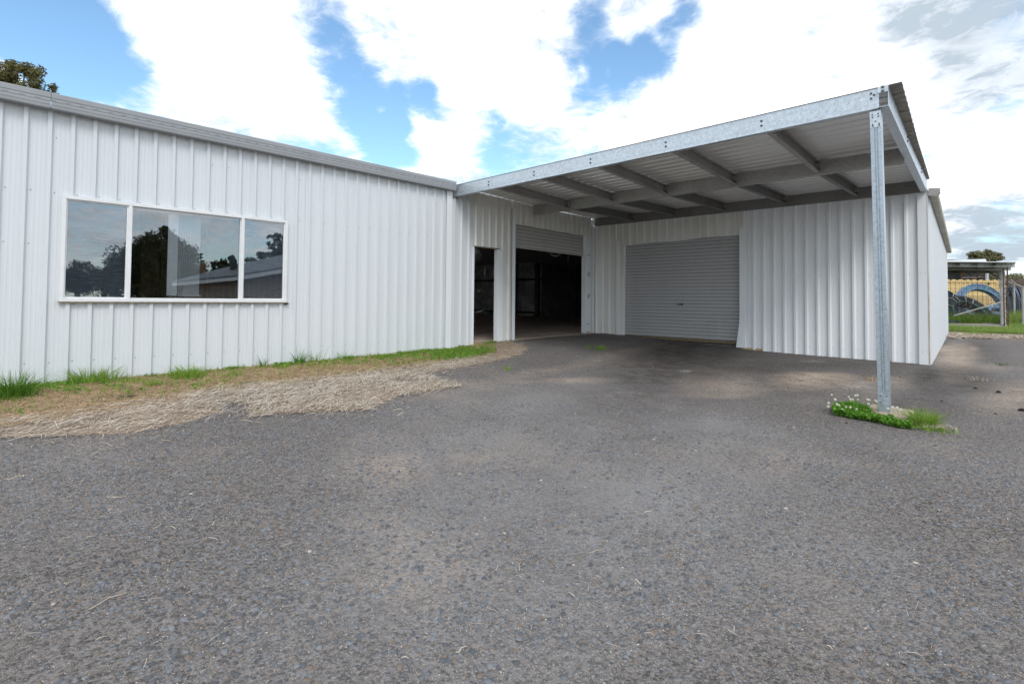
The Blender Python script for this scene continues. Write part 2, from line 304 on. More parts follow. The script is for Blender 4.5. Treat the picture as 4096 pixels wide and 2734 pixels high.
# ------------------------------------------------------------------ mesh helpers
class MB:
    def __init__(s): s.v = []; s.f = []; s.n = 0
    def add(s, v, f):
        o = s.n; s.v.append(np.asarray(v, float).reshape(-1, 3)); s.n += len(s.v[-1]); s.f += [tuple(i+o for i in q) for q in f]; return s
    def box(s, a, b):
        x0, y0, z0 = a; x1, y1, z1 = b
        v = [(x0, y0, z0), (x1, y0, z0), (x1, y1, z0), (x0, y1, z0), (x0, y0, z1), (x1, y0, z1), (x1, y1, z1), (x0, y1, z1)]
        return s.add(v, [(0, 3, 2, 1), (4, 5, 6, 7), (0, 1, 5, 4), (1, 2, 6, 5), (2, 3, 7, 6), (3, 0, 4, 7)])
    def bar(s, p, q, w, h=None, up=(0, 0, 1)):
        p, q = np.array(p, float), np.array(q, float); h = h or w; d = q-p; d /= np.linalg.norm(d); up = np.array(up, float)
        if abs(d@up) > .97: up = np.array([1., 0, 0])
        a = np.cross(d, up); a /= np.linalg.norm(a); b = np.cross(a, d)
        v = [e+a*i*w/2+b*j*h/2 for e in (p, q) for i, j in ((-1, -1), (1, -1), (1, 1), (-1, 1))]
        return s.add(v, [(0, 3, 2, 1), (4, 5, 6, 7), (0, 1, 5, 4), (1, 2, 6, 5), (2, 3, 7, 6), (3, 0, 4, 7)])
    def tube(s, pts, r, n=6, cap=True):
        pts = np.array(pts, float); k = len(pts); r = np.broadcast_to(r, (k,)); V = []
        t = np.gradient(pts, axis=0); t /= np.linalg.norm(t, axis=1)[:, None]+1e-12
        up = np.array([0, 0, 1.]) if abs(t[0][2]) < .9 else np.array([1., 0, 0])
        for i in range(k):
            a = np.cross(t[i], up); a /= np.linalg.norm(a)+1e-12; b = np.cross(a, t[i]); up = b
            for j in range(n):
                an = 2*math.pi*j/n; V.append(pts[i]+(a*math.cos(an)+b*math.sin(an))*r[i])
        f = [(i*n+j, i*n+(j+1) % n, (i+1)*n+(j+1) % n, (i+1)*n+j) for i in range(k-1) for j in range(n)]
        if cap: f += [tuple(range(n-1, -1, -1)), tuple((k-1)*n+j for j in range(n))]
        return s.add(V, f)
    def prism(s, prof, o, U, V, W, length):
        """closed 2-D profile in axes U,V swept along W"""
        o, U, V, W = (np.array(x, float) for x in (o, U, V, W)); n = len(prof)
        a = [o+U*p[0]+V*p[1] for p in prof]; v = a+[x+W*length for x in a]
        f = [(i, (i+1) % n, n+(i+1) % n, n+i) for i in range(n)]+[tuple(range(n-1, -1, -1)), tuple(range(n, 2*n))]
        return s.add(v, f)
    def cyl(s, c, ax, r, h, n=10):
        c = np.array(c, float); ax = np.array(ax, float); return s.tube([c, c+ax*h], r, n)
    def build(s, name, mat, parent=None, smooth=False):
        me = bpy.data.meshes.new(name); v = np.concatenate(s.v) if s.v else np.zeros((0, 3))
        me.from_pydata(v.tolist(), [], s.f); me.update()
        return link(name, me, mat, parent, smooth)
def link(name, me, mat, parent=None, smooth=False):
    if isinstance(mat, str): mat = MAT[mat]
    for q in (mat if isinstance(mat, (list, tuple)) else [mat]): me.materials.append(q)
    if smooth: me.polygons.foreach_set('use_smooth', [True]*len(me.polygons))
    o = bpy.data.objects.new(name, me); col.objects.link(o)
    if parent is not None:
        o.parent = parent
        if parent.parent is None: o.location = -Vector(parent.location)
    return o
def quick(name, V, Fa, mat, parent=None):
    """V (n,3); Fa (m,k) constant k, fast"""
    me = bpy.data.meshes.new(name); V = np.asarray(V, np.float32); Fa = np.asarray(Fa, np.int32); k = Fa.shape[1]
    me.vertices.add(len(V)); me.vertices.foreach_set('co', V.ravel()); me.loops.add(Fa.size); me.loops.foreach_set('vertex_index', Fa.ravel())
    me.polygons.add(len(Fa)); me.polygons.foreach_set('loop_start', np.arange(len(Fa), dtype=np.int32)*k)
    me.polygons.foreach_set('loop_total', np.full(len(Fa), k, np.int32)); me.update(calc_edges=True); me.validate()
    return link(name, me, mat, parent)
def tag(o, label=None, cat=None, group=None, kind=None):
    for k, v in (('label', label), ('category', cat), ('group', group), ('kind', kind)):
        if v: o[k] = v
    return o
def empty(name, loc, label, cat, group=None):
    o = bpy.data.objects.new(name, None); col.objects.link(o); o.location = Vector([float(q) for q in loc]); o.empty_display_size = .2
    return tag(o, label, cat, group)
def cprof(w, h, t=.003, lip=.016, flip=1):
    """C section: web at u=0, flanges out to u=w, height h in v"""
    o = [(0, 0), (w, 0), (w, lip), (w-t, lip), (w-t, t), (t, t), (t, h-t), (w-t, h-t), (w-t, h-lip), (w, h-lip), (w, h), (0, h)]
    return [(flip*a, b) for a, b in o]

# ------------------------------------------------------------------ ground
def gz(b, a):
    b = np.asarray(b, float); a = np.asarray(a, float)
    wv = np.interp(a, [-6, 0, 3, 6.2, 7.0, 7.7, 9, 11, 12], [-.965, -.945, -.93, -.89, -.85, -.815, -.80, -.79, -.80])
    dr = np.interp(b, [0, .6, 3.6, 6.4, 10, 40], [0, .015, .165, .215, .235, .235])
    z = wv-dr
    z = z-np.interp(b, [-.4, -.05], [.25, 0])*(a < 60)                                  # excavated under the long building
    inside = (a > 11.18) & (b < 6.30-.055*(a-11)) & (a < 23.5)
    return np.where(inside, -1.25, z)
def G(X, Y, src=False):
    """pixel of the 2349-wide picture -> ground point"""
    g = ray(X, Y) if src else ray(X*S, Y*S); z = -1.
    for _ in range(12):
        p = CAM+g*(z/g[2]); z = .5*z+.5*float(gz(p[0], p[1]))
    return CAM+g*(z/g[2])
def inpoly(px, py, poly):
    r = np.zeros(px.shape, bool); n = len(poly)
    for i in range(n):
        x1, y1 = poly[i]; x2, y2 = poly[(i+1) % n]
        c = ((y1 > py) != (y2 > py)) & (px < (x2-x1)*(py-y1)/(y2-y1+1e-12)+x1); r ^= c
    return r
def vnoise(x, y, s, seed=0):
    """cheap value noise"""
    r = np.random.default_rng(seed).random((64, 64)); x = x*s; y = y*s
    xi = np.floor(x).astype(int); yi = np.floor(y).astype(int); fx = x-xi; fy = y-yi; fx = fx*fx*(3-2*fx); fy = fy*fy*(3-2*fy)
    g = lambda i, j: r[i % 64, j % 64]
    return (g(xi, yi)*(1-fx)+g(xi+1, yi)*fx)*(1-fy)+(g(xi, yi+1)*(1-fx)+g(xi+1, yi+1)*fx)*fy
def fb(x, y, s, seed=0): return (vnoise(x, y, s, seed)*.5+vnoise(x, y, s*2.1, seed+1)*.3+vnoise(x, y, s*4.3, seed+2)*.2)
straw_px = [(-260, 1060), (0, 1005), (150, 1000), (319, 993), (452, 963), (515, 941), (482, 921), (566, 922), (575, 957), (649, 948), (846, 939), (915, 910), (1059, 886), (974, 862), (900, 872), (975, 857), (1085, 838), (1200, 812),
            (1210, 797), (1130, 800), (1060, 822), (900, 845), (700, 868), (500, 893), (300, 922), (0, 968), (-260, 1010)]
straw_poly = [tuple(G(*p)[:2]) for p in straw_px]
thatch_px = [(-260, 1040), (0, 985), (150, 962), (340, 930), (520, 900), (700, 876), (900, 852), (1050, 832), (1140, 810), (1130, 795), (1086, 788)]
thatch_poly = [tuple(G(*p)[:2]) for p in thatch_px]+[(-.02, 7.1), (-.02, -1.5)]

av = np.unique(np.concatenate([[-600, -250, -120, -60, -30, -15, -8, -5, -3.5], np.arange(-2.5, 13, .06), np.arange(13, 24, .25), np.arange(24, 46, .6), [50, 60, 80, 120, 200, 400, 900]]))
bv = np.unique(np.concatenate([[-900, -400, -150, -60, -25, -12, -6, -2, -.6], np.arange(-.42, 9.6, .06), np.arange(9.6, 14, .3), [16, 20, 30, 50, 90, 160, 300, 600]]))
BB, AA = np.meshgrid(bv, av); ZZ = gz(BB, AA)
near = (AA > -3) & (AA < 14) & (BB > 0) & (BB < 12)
ZZ = ZZ+np.where(near, (fb(BB, AA, 2.3, 5)-.5)*.018, 0)
inst = inpoly(BB, AA, straw_poly) | inpoly(BB, AA, thatch_poly)
ZZ = ZZ+np.where(inst, .012*fb(BB, AA, 7, 9), 0)
nb, na = len(bv), len(av)
idx = np.arange(na*nb).reshape(na, nb)
FF = np.stack([idx[:-1, :-1], idx[:-1, 1:], idx[1:, 1:], idx[1:, :-1]], -1).reshape(-1, 4)
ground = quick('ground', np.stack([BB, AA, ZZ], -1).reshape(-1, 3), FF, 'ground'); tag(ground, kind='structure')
ground.data.polygons.foreach_set('use_smooth', [True]*len(ground.data.polygons))
def ell(lst):
    r = np.zeros(BB.shape)
    for X, Y, rx, ry, wt in lst:
        c = G(X, Y); e1 = G(X+rx, Y)-c; e2 = G(X, Y-ry)-c if Y-ry > 700 else c-G(X, Y+ry)
        Mx = np.array([[e1[0], e2[0]], [e1[1], e2[1]]]); iv = np.linalg.inv(Mx)
        dx, dy = BB-c[0], AA-c[1]; q = np.sqrt((iv[0, 0]*dx+iv[0, 1]*dy)**2+(iv[1, 0]*dx+iv[1, 1]*dy)**2)
        r = np.maximum(r, wt*np.clip(1.35-q, 0, 1))
    return r
def put(name, arr):
    a = ground.data.attributes.new(name, 'FLOAT', 'POINT'); a.data.foreach_set('value', np.asarray(arr, np.float32).ravel())
gapp = ell([(535, 940, 30, 14, 1), (930, 873, 60, 6, 1)])
soil = np.where(inpoly(BB, AA, thatch_poly), .85, np.where(inpoly(BB, AA, straw_poly), .50, 0))*(1-.9*gapp)
far_soil = ell([(2230, 765, 60, 8, .9), (2360, 769, 90, 8, .9)])
put('soil', np.maximum(soil, far_soil))
tan = ell([(1870, 868, 95, 16, .9), (1950, 880, 60, 10, .6), (1640, 883, 110, 22, .45), (1330, 872, 85, 9, .55), (1200, 875, 60, 6, .3), (1620, 905, 100, 10, .4), (1100, 1060, 110, 30, .30), (880, 1075, 140, 34, .35), (1480, 800, 200, 10, .3),
           (2200, 812, 45, 26, .9), (2180, 800, 30, 9, .9), (2230, 800, 16, 7, .9), (2320, 905, 90, 30, .5), (2260, 840, 60, 12, .35), (1700, 790, 250, 8, .5), (1900, 812, 200, 8, .45), (1230, 770, 80, 5, .5), (1300, 772, 90, 5, .55), (1180, 778, 30, 5, .5),
           (1730, 1020, 160, 60, .12), (1000, 1330, 300, 80, .12), (2030, 880, 60, 18, .5)])
put('tan', np.clip(tan*1.15+(fb(BB, AA, 1.3, 21)-.58)*.6*near, 0, 1))
put('dark', np.clip(ell([(1560, 797, 90, 6, .8), (1640, 803, 60, 4, .6), (1730, 845, 160, 10, .5), (1820, 838, 200, 10, .4), (2130, 862, 40, 22, .8), (2200, 855, 80, 22, .6), (2150, 900, 60, 30, .5), (2230, 880, 90, 20, .6), (2100, 930, 120, 30, .45), (1700, 803, 260, 7, .35), (2245, 800, 60, 20, .5)]), 0, 1))
put('pale_grey', np.clip(ell([(1350, 1000, 420, 120, 1), (1150, 1200, 420, 200, .9), (1500, 900, 300, 50, .6), (1700, 1150, 300, 160, .6)])+.15+(fb(BB, AA, .8, 77)-.5)*1.0, 0, 1))  # paler grey blend, strongest over the middle of the yard
put('white', ell([(1574, 850, 12, 3.0, 1), (1975, 886, 26, 4, .8), (315, 1196, 17, 7, 1), (1985, 876, 14, 2.5, .6), (1865, 828, 26, 3, .5)]))
green = ((AA > 25.2+.0*BB) & (BB > 3)) | (AA > 46) | (BB < -14) | (BB > 60) | (AA < -40)
put('green', np.where(green, .85, 0))

# ------------------------------------------------------------------ profiled sheeting
R = .1905
RIB = [(0., 0.), (.012, .033), (.044, .033), (.060, 0.), (.098, 0.), (.104, .0016), (.114, .0016), (.120, 0.), (.138, 0.), (.144, .0016), (.154, .0016), (.160, 0.)]
def profile(u0, u1, phase):
    pts = []
    k0 = math.floor((u0-phase)/R)-1; k1 = math.ceil((u1-phase)/R)+1
    full = [(phase+k*R+x, d) for k in range(k0, k1) for x, d in RIB]
    xs = [p[0] for p in full]; ds = [p[1] for p in full]
    pts.append((u0, float(np.interp(u0, xs, ds)))); pts += [p for p in full if u0+1e-4 < p[0] < u1-1e-4]; pts.append((u1, float(np.interp(u1, xs, ds))))
    return pts
class Wall:
    def __init__(s, o, d, phase): s.o = np.array(o, float); d = np.array(d, float); s.d = d/np.linalg.norm(d); s.n = np.array([s.d[1], -s.d[0]]); s.ph = phase
    def P(s, u, off, z): p = s.o+s.d*u+s.n*off; return (p[0], p[1], z)
    def sheet(s, name, u0, u1, z0, z1, mat, parent, off=0., jz=.004):
        pr = profile(u0, u1, s.ph); mb = MB(); n = len(pr); rows = max(2, int((z1 if not callable(z1) else 2)-(z0 if not callable(z0) else -1))//1+2)
        V = []; lean = rng.normal(0, .0015)
        for r in range(rows+1):
            t = r/rows; amp = rng.normal(0, .0012) if 0 < r < rows else 0
            for k, (u, d) in enumerate(pr):
                a = z0(u) if callable(z0) else z0; b = z1(u) if callable(z1) else z1
                V.append(s.P(u, off+d+lean*t+amp*math.sin(u*9), a+(b-a)*t+(rng.normal(0, .0012) if r == 0 else 0)))
        f = [(r*n+k, r*n+k+1, (r+1)*n+k+1, (r+1)*n+k) for r in range(rows) for k in range(n-1)]
        mb.add(V, f); return mb.build(name, mat, parent)
    def plate(s, name, u0, u1, z0, z1, off, th, mat, parent):
        mb = MB(); c = [s.P(u, q, z) for z in (z0, z1) for q in (off-th, off) for u in (u0, u1)]
        mb.add(c, [(0, 1, 3, 2), (4, 6, 7, 5), (0, 4, 5, 1), (2, 3, 7, 6), (0, 2, 6, 4), (1, 5, 7, 3)]); return mb.build(name, mat, parent) if name else mb
    def runs(s, u0, u1):
        """sheet breaks: every four ribs"""
        w4 = 4*R; k = math.floor((u0-s.ph+.02)/w4); e = [u0]
        while True:
            k += 1; x = s.ph-.02+k*w4
            if x >= u1-.08: break
            if x > u0+.08: e.append(x)
        e.append(u1); return list(zip(e[:-1], e[1:]))
WA = Wall((0, 0), (0, 1), .463-.052)
WE = Wall((0, 6.12), (-.235, 4.93), .15-.062)
WB = Wall((-.235, 11.05), (1, 0), 3.583+.235-.002)
WC = Wall((6.375, 10.985), (-.675, 12.3), 0)

shed = empty('metal_shed', (0, 6, -.93), 'long low white corrugated steel shed with office window, open doorway and two roller doors', 'shed')
zbA = lambda u: float(np.interp(u, [-6, 0, 3, 6.12, 6.3], [-.95, -.932, -.915, -.885, -.865]))
zbE = lambda u: float(np.interp(u, [0, .6, 1.3, 1.85, 5], [-.878, -.848, -.835, -.822, -.79]))
zbB = lambda u: float(np.interp(u, [0, .85, 3.6, 4.05, 6.6], [-.80, -.806, -.915, -.965, -.996]))
WIN = (.745, 3.175, -.055, 1.09)
TOPA = 2.0
# long office wall
for u0, u1 in WA.runs(-5.5, WIN[0]): WA.sheet('wall_sheet', u0, u1, zbA, TOPA, 'office', shed)
for u0, u1 in WA.runs(WIN[0], WIN[1]):
    WA.sheet('wall_sheet', u0, u1, WIN[3]-.004, TOPA, 'office', shed); WA.sheet('wall_sheet', u0, u1, zbA, WIN[2]+.004, 'office', shed)
for u0, u1 in WA.runs(WIN[1], 6.12): WA.sheet('wall_sheet', u0, u1, zbA, TOPA, 'office', shed)
# entry wall
def zroof(x, y): return float(np.interp(y, [6.17, 8.45, 11.02], [2.089, 2.045, 2.066]))+x/6.475*float(np.interp(y, [6.17, 8.45, 11.02], [.04, .01, -.012]))
EZ = lambda u: zroof(0, 6.12+u)-.001-.012*(.5+.5*math.sin(u*2.3))
WE.sheet('wall_sheet', -.0, .62, zbE, EZ, 'office', shed)
WE.sheet('wall_sheet', .62, 1.285, 1.03, EZ, 'cream', shed)
WE.sheet('wall_sheet', 1.285, 1.74, zbE, EZ, 'cream', shed)
for u0, u1 in WE.runs(1.74, 4.72): WE.sheet('wall_sheet', u0, u1, lambda u: 1.585+.006*math.sin(u*9), EZ, 'cream', shed)
WE.sheet('wall_sheet', 4.72, 4.93, zbE, 2.03, 'cream', shed, off=-.035)
MB().box((-.30, 11.0, 1.85), (-.19, 11.07, 2.07)).build('corner_flashing', 'cream', shed)
# yard wall with the closed door
BT = 1.90
for u0, u1 in ((.0, .66),): WB.sheet('wall_sheet', u0, u1, zbB, BT, 'cream', shed)
for u0, u1 in WB.runs(.66, 3.64): WB.sheet('wall_sheet', u0, u1, lambda u: 1.338+.016*(u-.66)+.008*math.sin(u*5), BT, 'cream', shed)
WB.sheet('wall_sheet', .66, .78, zbB, 1.34, 'white', shed)
for u0, u1 in WB.runs(3.64, 6.49): WB.sheet('wall_sheet', u0, u1, zbB, BT-.01, 'white', shed)
# side wall running away on the right
CL = math.hypot(.675, 12.3)
for u0, u1 in WC.runs(.05, CL): WC.sheet('wall_sheet', u0, u1, -1.03, 1.86, 'office', shed)

# corner and jamb flashings
WA.plate('corner_flashing', 6.035, 6.165, -.90, 1.99, .032, .002, 'flash', shed)
fl = MB(); fl.prism([(0, 0), (.13, 0), (.13, .11), (.128, .11), (.128, .002), (0, .002)], (6.245, 11.018, -.998), (1, 0, 0), (0, -1, 0), (0, 0, 1), 2.86)
fl2 = MB(); 
fl2.box((6.250, 11.008, -.998), (6.382, 11.012, 1.868)); fl2.box((6.378, 11.012, -.998), (6.382, 11.13, 1.95)); fl2.build('corner_flashing', 'flash', shed)
m = M_('rust_streak'); X, Y, Z = m.xyz(); m.pbr(m.mix(m.mt('MULTIPLY', m.mr(m.noise(9, 5, .7, m.scale(m.co, (1, 1, .4))), .3, .55), m.mr(Z, .55, .2)), (.72, .70, .64), (.42, .25, .05)), .7); MAT['rusty_edge'] = m.m
MB().box((6.3825, 11.0, -.985), (6.3875, 11.055, 1.86)).build('corner_trim', 'rusty_edge', shed)
WE.plate('door_jamb', 1.285, 1.425, -.835, 1.03, .034, .003, 'flash', shed)
WE.plate('door_jamb', 1.27, 1.285, -.835, 1.03, .034, .09, 'flash', shed)
WE.plate('door_jamb', .605, .62, -.85, 1.03, .034, .09, 'flash', shed)
WE.plate('door_head', .605, 1.335, 1.012, 1.03, .036, .10, plain('stained_door_head', (.34, .29, .20), .8, 0, .5, 30), shed)
WE.plate('door_jamb', 1.70, 1.795, -.815, 1.90, .05, .004, 'flash', shed)
WE.plate('door_jamb', 1.783, 1.795, -.815, 1.60, .046, .10, 'flash', shed)
WE.plate('door_jamb', 4.505, 4.745, -.785, 1.60, .012, .006, 'flash', shed)
WE.plate('door_jamb', 4.745, 4.865, -.79, 1.90, .030, .004, 'flash', shed)
WE.plate('door_jamb', 4.49, 4.505, -.785, 1.60, .012, .12, 'flash', shed)
m = M_('peeled_sticker'); n1 = m.noise(60, 4, .7); m.pbr(m.mix(m.mr(n1, .42, .55), (.33, .36, .33), (.62, .66, .66)), .7); MAT['residue'] = m.m
for zc, r in ((.66, .075), (.12, .07)):
    c = np.array(WE.P(4.625, .0135, zc)); n = np.array([WE.n[0], WE.n[1], 0]); tdir = np.array([WE.d[0], WE.d[1], 0]); mb = MB()
    V = [c]+[c+tdir*r*math.cos(k*.5236)*(1+rng.normal(0, .06))*.95+np.array([0, 0, 1])*r*math.sin(k*.5236)*(1+rng.normal(0, .06))+n*.001 for k in range(12)]
    mb.add(V, [(0, k+1, (k+1) % 12+1) for k in range(12)]); mb.build('sticker_residue', 'residue', shed)
hb = MB()
for zc in (1.13, -.56, -.76):
    for du in (0, .045, .09):
        hb.cyl(WE.P(4.56+du, .011, zc), (WE.n[0], WE.n[1], 0), .011, .006, 10)
hb.build('bolt', 'hole', shed)['kind'] = 'stuff'
WB.plate('door_jamb', .648, .752, -.805, 1.465, .045, .004, 'flash', shed)
WB.plate('door_jamb', .752, .850, -.805, 1.337, .040, .008, 'cream', shed)
WB.plate('door_jamb', .842, .852, -.805, 1.337, .036, .09, 'cream', shed)
# bent right-hand jamb
mb = MB(); zs = [-.915, -.75, -.42, -.2, .4, 1.53]; sh = [-.058, -.038, -.004, 0, 0, 0]; outw = [.09, .075, .052, .048, .046, .046]
V = []
for z, s_, o_ in zip(zs, sh, outw):
    for u, q in ((3.575, o_-.06), (3.575, o_), (3.70, o_+.004), (3.71, o_-.02)): V.append(WB.P(u+s_, q, z))
mb.add(V, [(r*4+k, r*4+k+1, r*4+k+5, r*4+k+4) for r in range(5) for k in range(3)]); mb.build('door_jamb', 'flash', shed)['label'] = 'bent lower end kicked out from wall'
# concrete footings showing under the sheets
WA.plate('foundation_edge', -5.5, 6.13, -1.2, -.80, -.012, .25, 'footing', shed)
WE.plate('foundation_edge', .0, .62, -1.2, -.80, -.014, .25, 'footing', shed)
WE.plate('threshold', .62, 1.29, -1.2, -.822, .028, .25, 'thresh', shed)
WE.plate('foundation_edge', 1.29, 4.93, -1.2, -.800, -.002, .25, 'footing', shed)
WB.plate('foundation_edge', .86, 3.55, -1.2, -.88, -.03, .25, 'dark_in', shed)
WB.plate('foundation_edge', 3.6, 4.02, -1.2, -.915, .012, .2, 'thresh', shed)
WB.plate('foundation_edge', 4.02, 6.58, -1.2, -.93, -.012, .2, 'footing', shed)

# roller doors
def roller(wall, u0, u1, z0, z1, off, mat, pitch=.075, parent=shed, name='roller_door'):
    mb = MB(); prof = []; z = z0
    while z < z1:
        for dz, d in ((0, 0), (.0015, -.012), (.0065, -.012), (.008, .001), (.040, .005), (.062, .002)):
            if z+dz < z1: prof.append((z+dz, d))
        z += pitch
    prof.append((z1, 0)); nu = 7; V = [wall.P(u0+(u1-u0)*k/(nu-1), off+d+.004*math.sin(k*2.1+zz*3), zz) for zz, d in prof for k in range(nu)]
    mb.add(V, [(r*nu+k, r*nu+k+1, (r+1)*nu+k+1, (r+1)*nu+k) for r in range(len(prof)-1) for k in range(nu-1)])
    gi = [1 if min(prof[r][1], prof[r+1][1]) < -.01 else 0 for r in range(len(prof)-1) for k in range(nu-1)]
    V2 = [wall.P(u0+(u1-u0)*k/(nu-1), off-.02, zz) for zz, d in prof[::8] for k in range(nu)]; n8 = len(prof[::8])
    mb.add(V2, [(r*nu+k, (r+1)*nu+k, (r+1)*nu+k+1, r*nu+k+1) for r in range(n8-1) for k in range(nu-1)])
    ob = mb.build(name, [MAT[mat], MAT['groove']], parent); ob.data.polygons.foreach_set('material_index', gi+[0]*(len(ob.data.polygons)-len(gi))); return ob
MAT['groove'] = plain('groove_shade', (.15, .135, .12), .85, 0, .5, 6)  # groove faces coloured darker to put their shade into the paint
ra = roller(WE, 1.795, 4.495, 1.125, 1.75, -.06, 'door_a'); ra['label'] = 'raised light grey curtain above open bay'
WE.plate('bottom_rail', 1.80, 4.49, 1.10, 1.125, -.045, .04, MAT['door_a'], ra)
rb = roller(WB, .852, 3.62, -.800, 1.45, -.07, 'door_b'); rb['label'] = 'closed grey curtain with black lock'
WB.plate('bottom_rail', .852, 3.62, -.862, -.800, -.045, .05, 'rail', rb)
lk = MB(); 
for q in range(2): lk.add(*(lambda m_: (np.concatenate(m_.v), m_.f))(WB.plate(None, 2.19+q*.0, 2.305, -.072+.002*q, -.032-.002*q, -.042-.006*(1-q), .02, None, None)))
lock = lk.build('door_lock', 'black', rb)
kn = MB(); kn.cyl(WB.P(2.235, -.043, -.052), (0, -1, 0), .011, .006, 12); kn.cyl(WB.P(2.265, -.043, -.052), (0, -1, 0), .006, .012, 8); kn.build('lock_barrel', 'screw', rb)
# door B inner darkness
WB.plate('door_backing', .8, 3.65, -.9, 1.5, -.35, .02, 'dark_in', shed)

# screws
sc_ = MB()
def screw(wall, u, z, d=.0):
    c = np.array(wall.P(u, d, z)); n = np.array([wall.n[0], wall.n[1], 0]); sc_.tube([c, c+n*.004, c+n*.0075], [.0065, .0065, .0025], 6)
for i in range(-30, 40):
    u = .463+R*i
    for z in (1.11, .55, -.70, 1.7):
        if not -5.4 < u < 6.0: continue
        if WIN[0]-.02 < u < WIN[1]+.02 and WIN[2] < z < 1.1: continue
        if z == .55 and not (u < .5): continue
        if z == 1.7 and rng.random() < .8: continue
        screw(WA, u+.030, z+.002*rng.normal())
    if WIN[0] < u < WIN[1]: screw(WA, u+.03, WIN[2]-.03)
for i in range(0, 36):
    u = WB.ph-13*R+R*i-.0+.075*(i % 2)*0+.074
    if u > 3.8 and u < 6.5: screw(WB, u, .505+.002*rng.normal()); screw(WB, u, -.825)
    if .9 < u < 3.5: screw(WB, u, 1.40)
for u, z in ((6.52, .505), (6.58, .505), (6.53, -.79), (6.59, -.78)): screw(WB, u, z, .04)
for i in range(40):
    u = .1+R*i*.7
    if u < 12: screw(WC, u, .48, .004); screw(WC, u, -.8, .004)
o = sc_.build('screw', 'screw', shed); o['kind'] = 'stuff'

# dents: small creased flaps proud of two ribs
# fascia gutter along the long wall
gp = [(.0, 1.975), (.125, 1.965), (.135, 1.972), (.138, 2.0), (.134, 2.003), (.138, 2.008), (.138, 2.035), (.134, 2.038), (.138, 2.042), (.138, 2.072), (.134, 2.075), (.140, 2.079), (.140, 2.128), (.134, 2.134), (.13, 2.128), (.13, 2.0), (.0, 2.0)]
def gutter_piece(y0, y1): MB().prism(gp, (0, y0, 0), (1, 0, 0), (0, 0, 1), (0, 1, 0), y1-y0).build('fascia_gutter', 'fascia', shed)
gutter_piece(-5.5, .618); gutter_piece(.622, 6.16)
sl = MB()
for k in range(60):
    y = -.6+k*.1215
    if y < 6.1: sl.box((.1335, y, 2.051), (.1395, y+.045, 2.055))
sl.build('gutter_slot', 'hole', shed)['kind'] = 'stuff'
MB().box((.002, 6.16, 1.966), (.139, 6.163, 2.13)).build('gutter_end_cap', 'fascia', shed)
# roofs of the two wings, falling away from the yard
rf = MB()
rf.add([(.02, -5.5, 2.02), (.02, 6.2, 2.02), (-9, 6.2, 2.32), (-9, -5.5, 2.32), (.02, -5.5, 1.99), (.02, 6.2, 1.99), (-9, 6.2, 2.29), (-9, -5.5, 2.29)], [(0, 1, 2, 3), (7, 6, 5, 4), (0, 4, 5, 1), (1, 5, 6, 2), (2, 6, 7, 3), (3, 7, 4, 0)])
rf.build('roof', 'lightsteel', shed)
rf = MB(); rf.add([(-.10, 6.2, 1.95), (-.40, 11.2, 1.95), (-16, 11.2, 1.80), (-16, 6.2, 1.80), (-.10, 6.2, 1.93), (-.40, 11.2, 1.93), (-16, 11.2, 1.78), (-16, 6.2, 1.78)], [(0, 1, 2, 3), (7, 6, 5, 4), (0, 4, 5, 1), (1, 5, 6, 2), (2, 6, 7, 3), (3, 7, 4, 0)])
rf.build('roof', 'lightsteel', shed)
rf = MB(); rf.add([(-16, 11.2, 2.0), (6.4, 11.2, 1.90), (5.75, 23.4, 1.90), (-16, 23.4, 2.0), (-16, 11.2, 1.97), (6.4, 11.2, 1.87), (5.75, 23.4, 1.87), (-16, 23.4, 1.97)], [(0, 1, 2, 3), (7, 6, 5, 4), (0, 4, 5, 1), (1, 5, 6, 2), (2, 6, 7, 3), (3, 7, 4, 0)])
rf.build('roof', 'lightsteel', shed)
# side gutter on the right wing
def frame(p, q):
    p, q = np.array(p, float), np.array(q, float); d = q-p; l = np.linalg.norm(d); d /= l; n = np.array([d[1], -d[0], 0.]); n /= np.linalg.norm(n); return p, d, n, l
p, d, n, l = frame((6.40, 11.02, 1.84), (5.72, 23.4, 1.80))
MB().prism([(0, -.02), (.012, -.055), (.10, -.055), (.118, -.03), (.118, .055), (.112, .055), (.108, -.028), (.096, -.048), (.02, -.048), (.006, -.01), (0, .05)], p, n, (0, 0, 1), d, l).build('side_gutter', plain('stained_gutter', (.50, .50, .48), .55, 0, .3, 3, c2=(.36, .31, .17)), shed)
gc = MB(); gc.add([p+n*a_+np.array([0, 0, z])+d*e for e in (-.02, .16) for a_, z in ((-.01, -.05), (.10, -.075), (.15, -.01), (.15, .05), (.0, .07))], [(0, 1, 2, 3, 4), (9, 8, 7, 6, 5)]+[(k, (k+1) % 5, 5+(k+1) % 5, 5+k)[::-1] for k in range(5)]); gc.build('gutter_bracket', 'galv_dull', shed)
wl = MB()
for k in range(1, 12): c = p+d*(k*l/12); wl.bar(c+n*.0+np.array([0, 0, .045]), c+n*.125+np.array([0, 0, .045]), .02, .004)
wl.build('gutter_strap', 'galv_dull', shed)['kind'] = 'stuff'

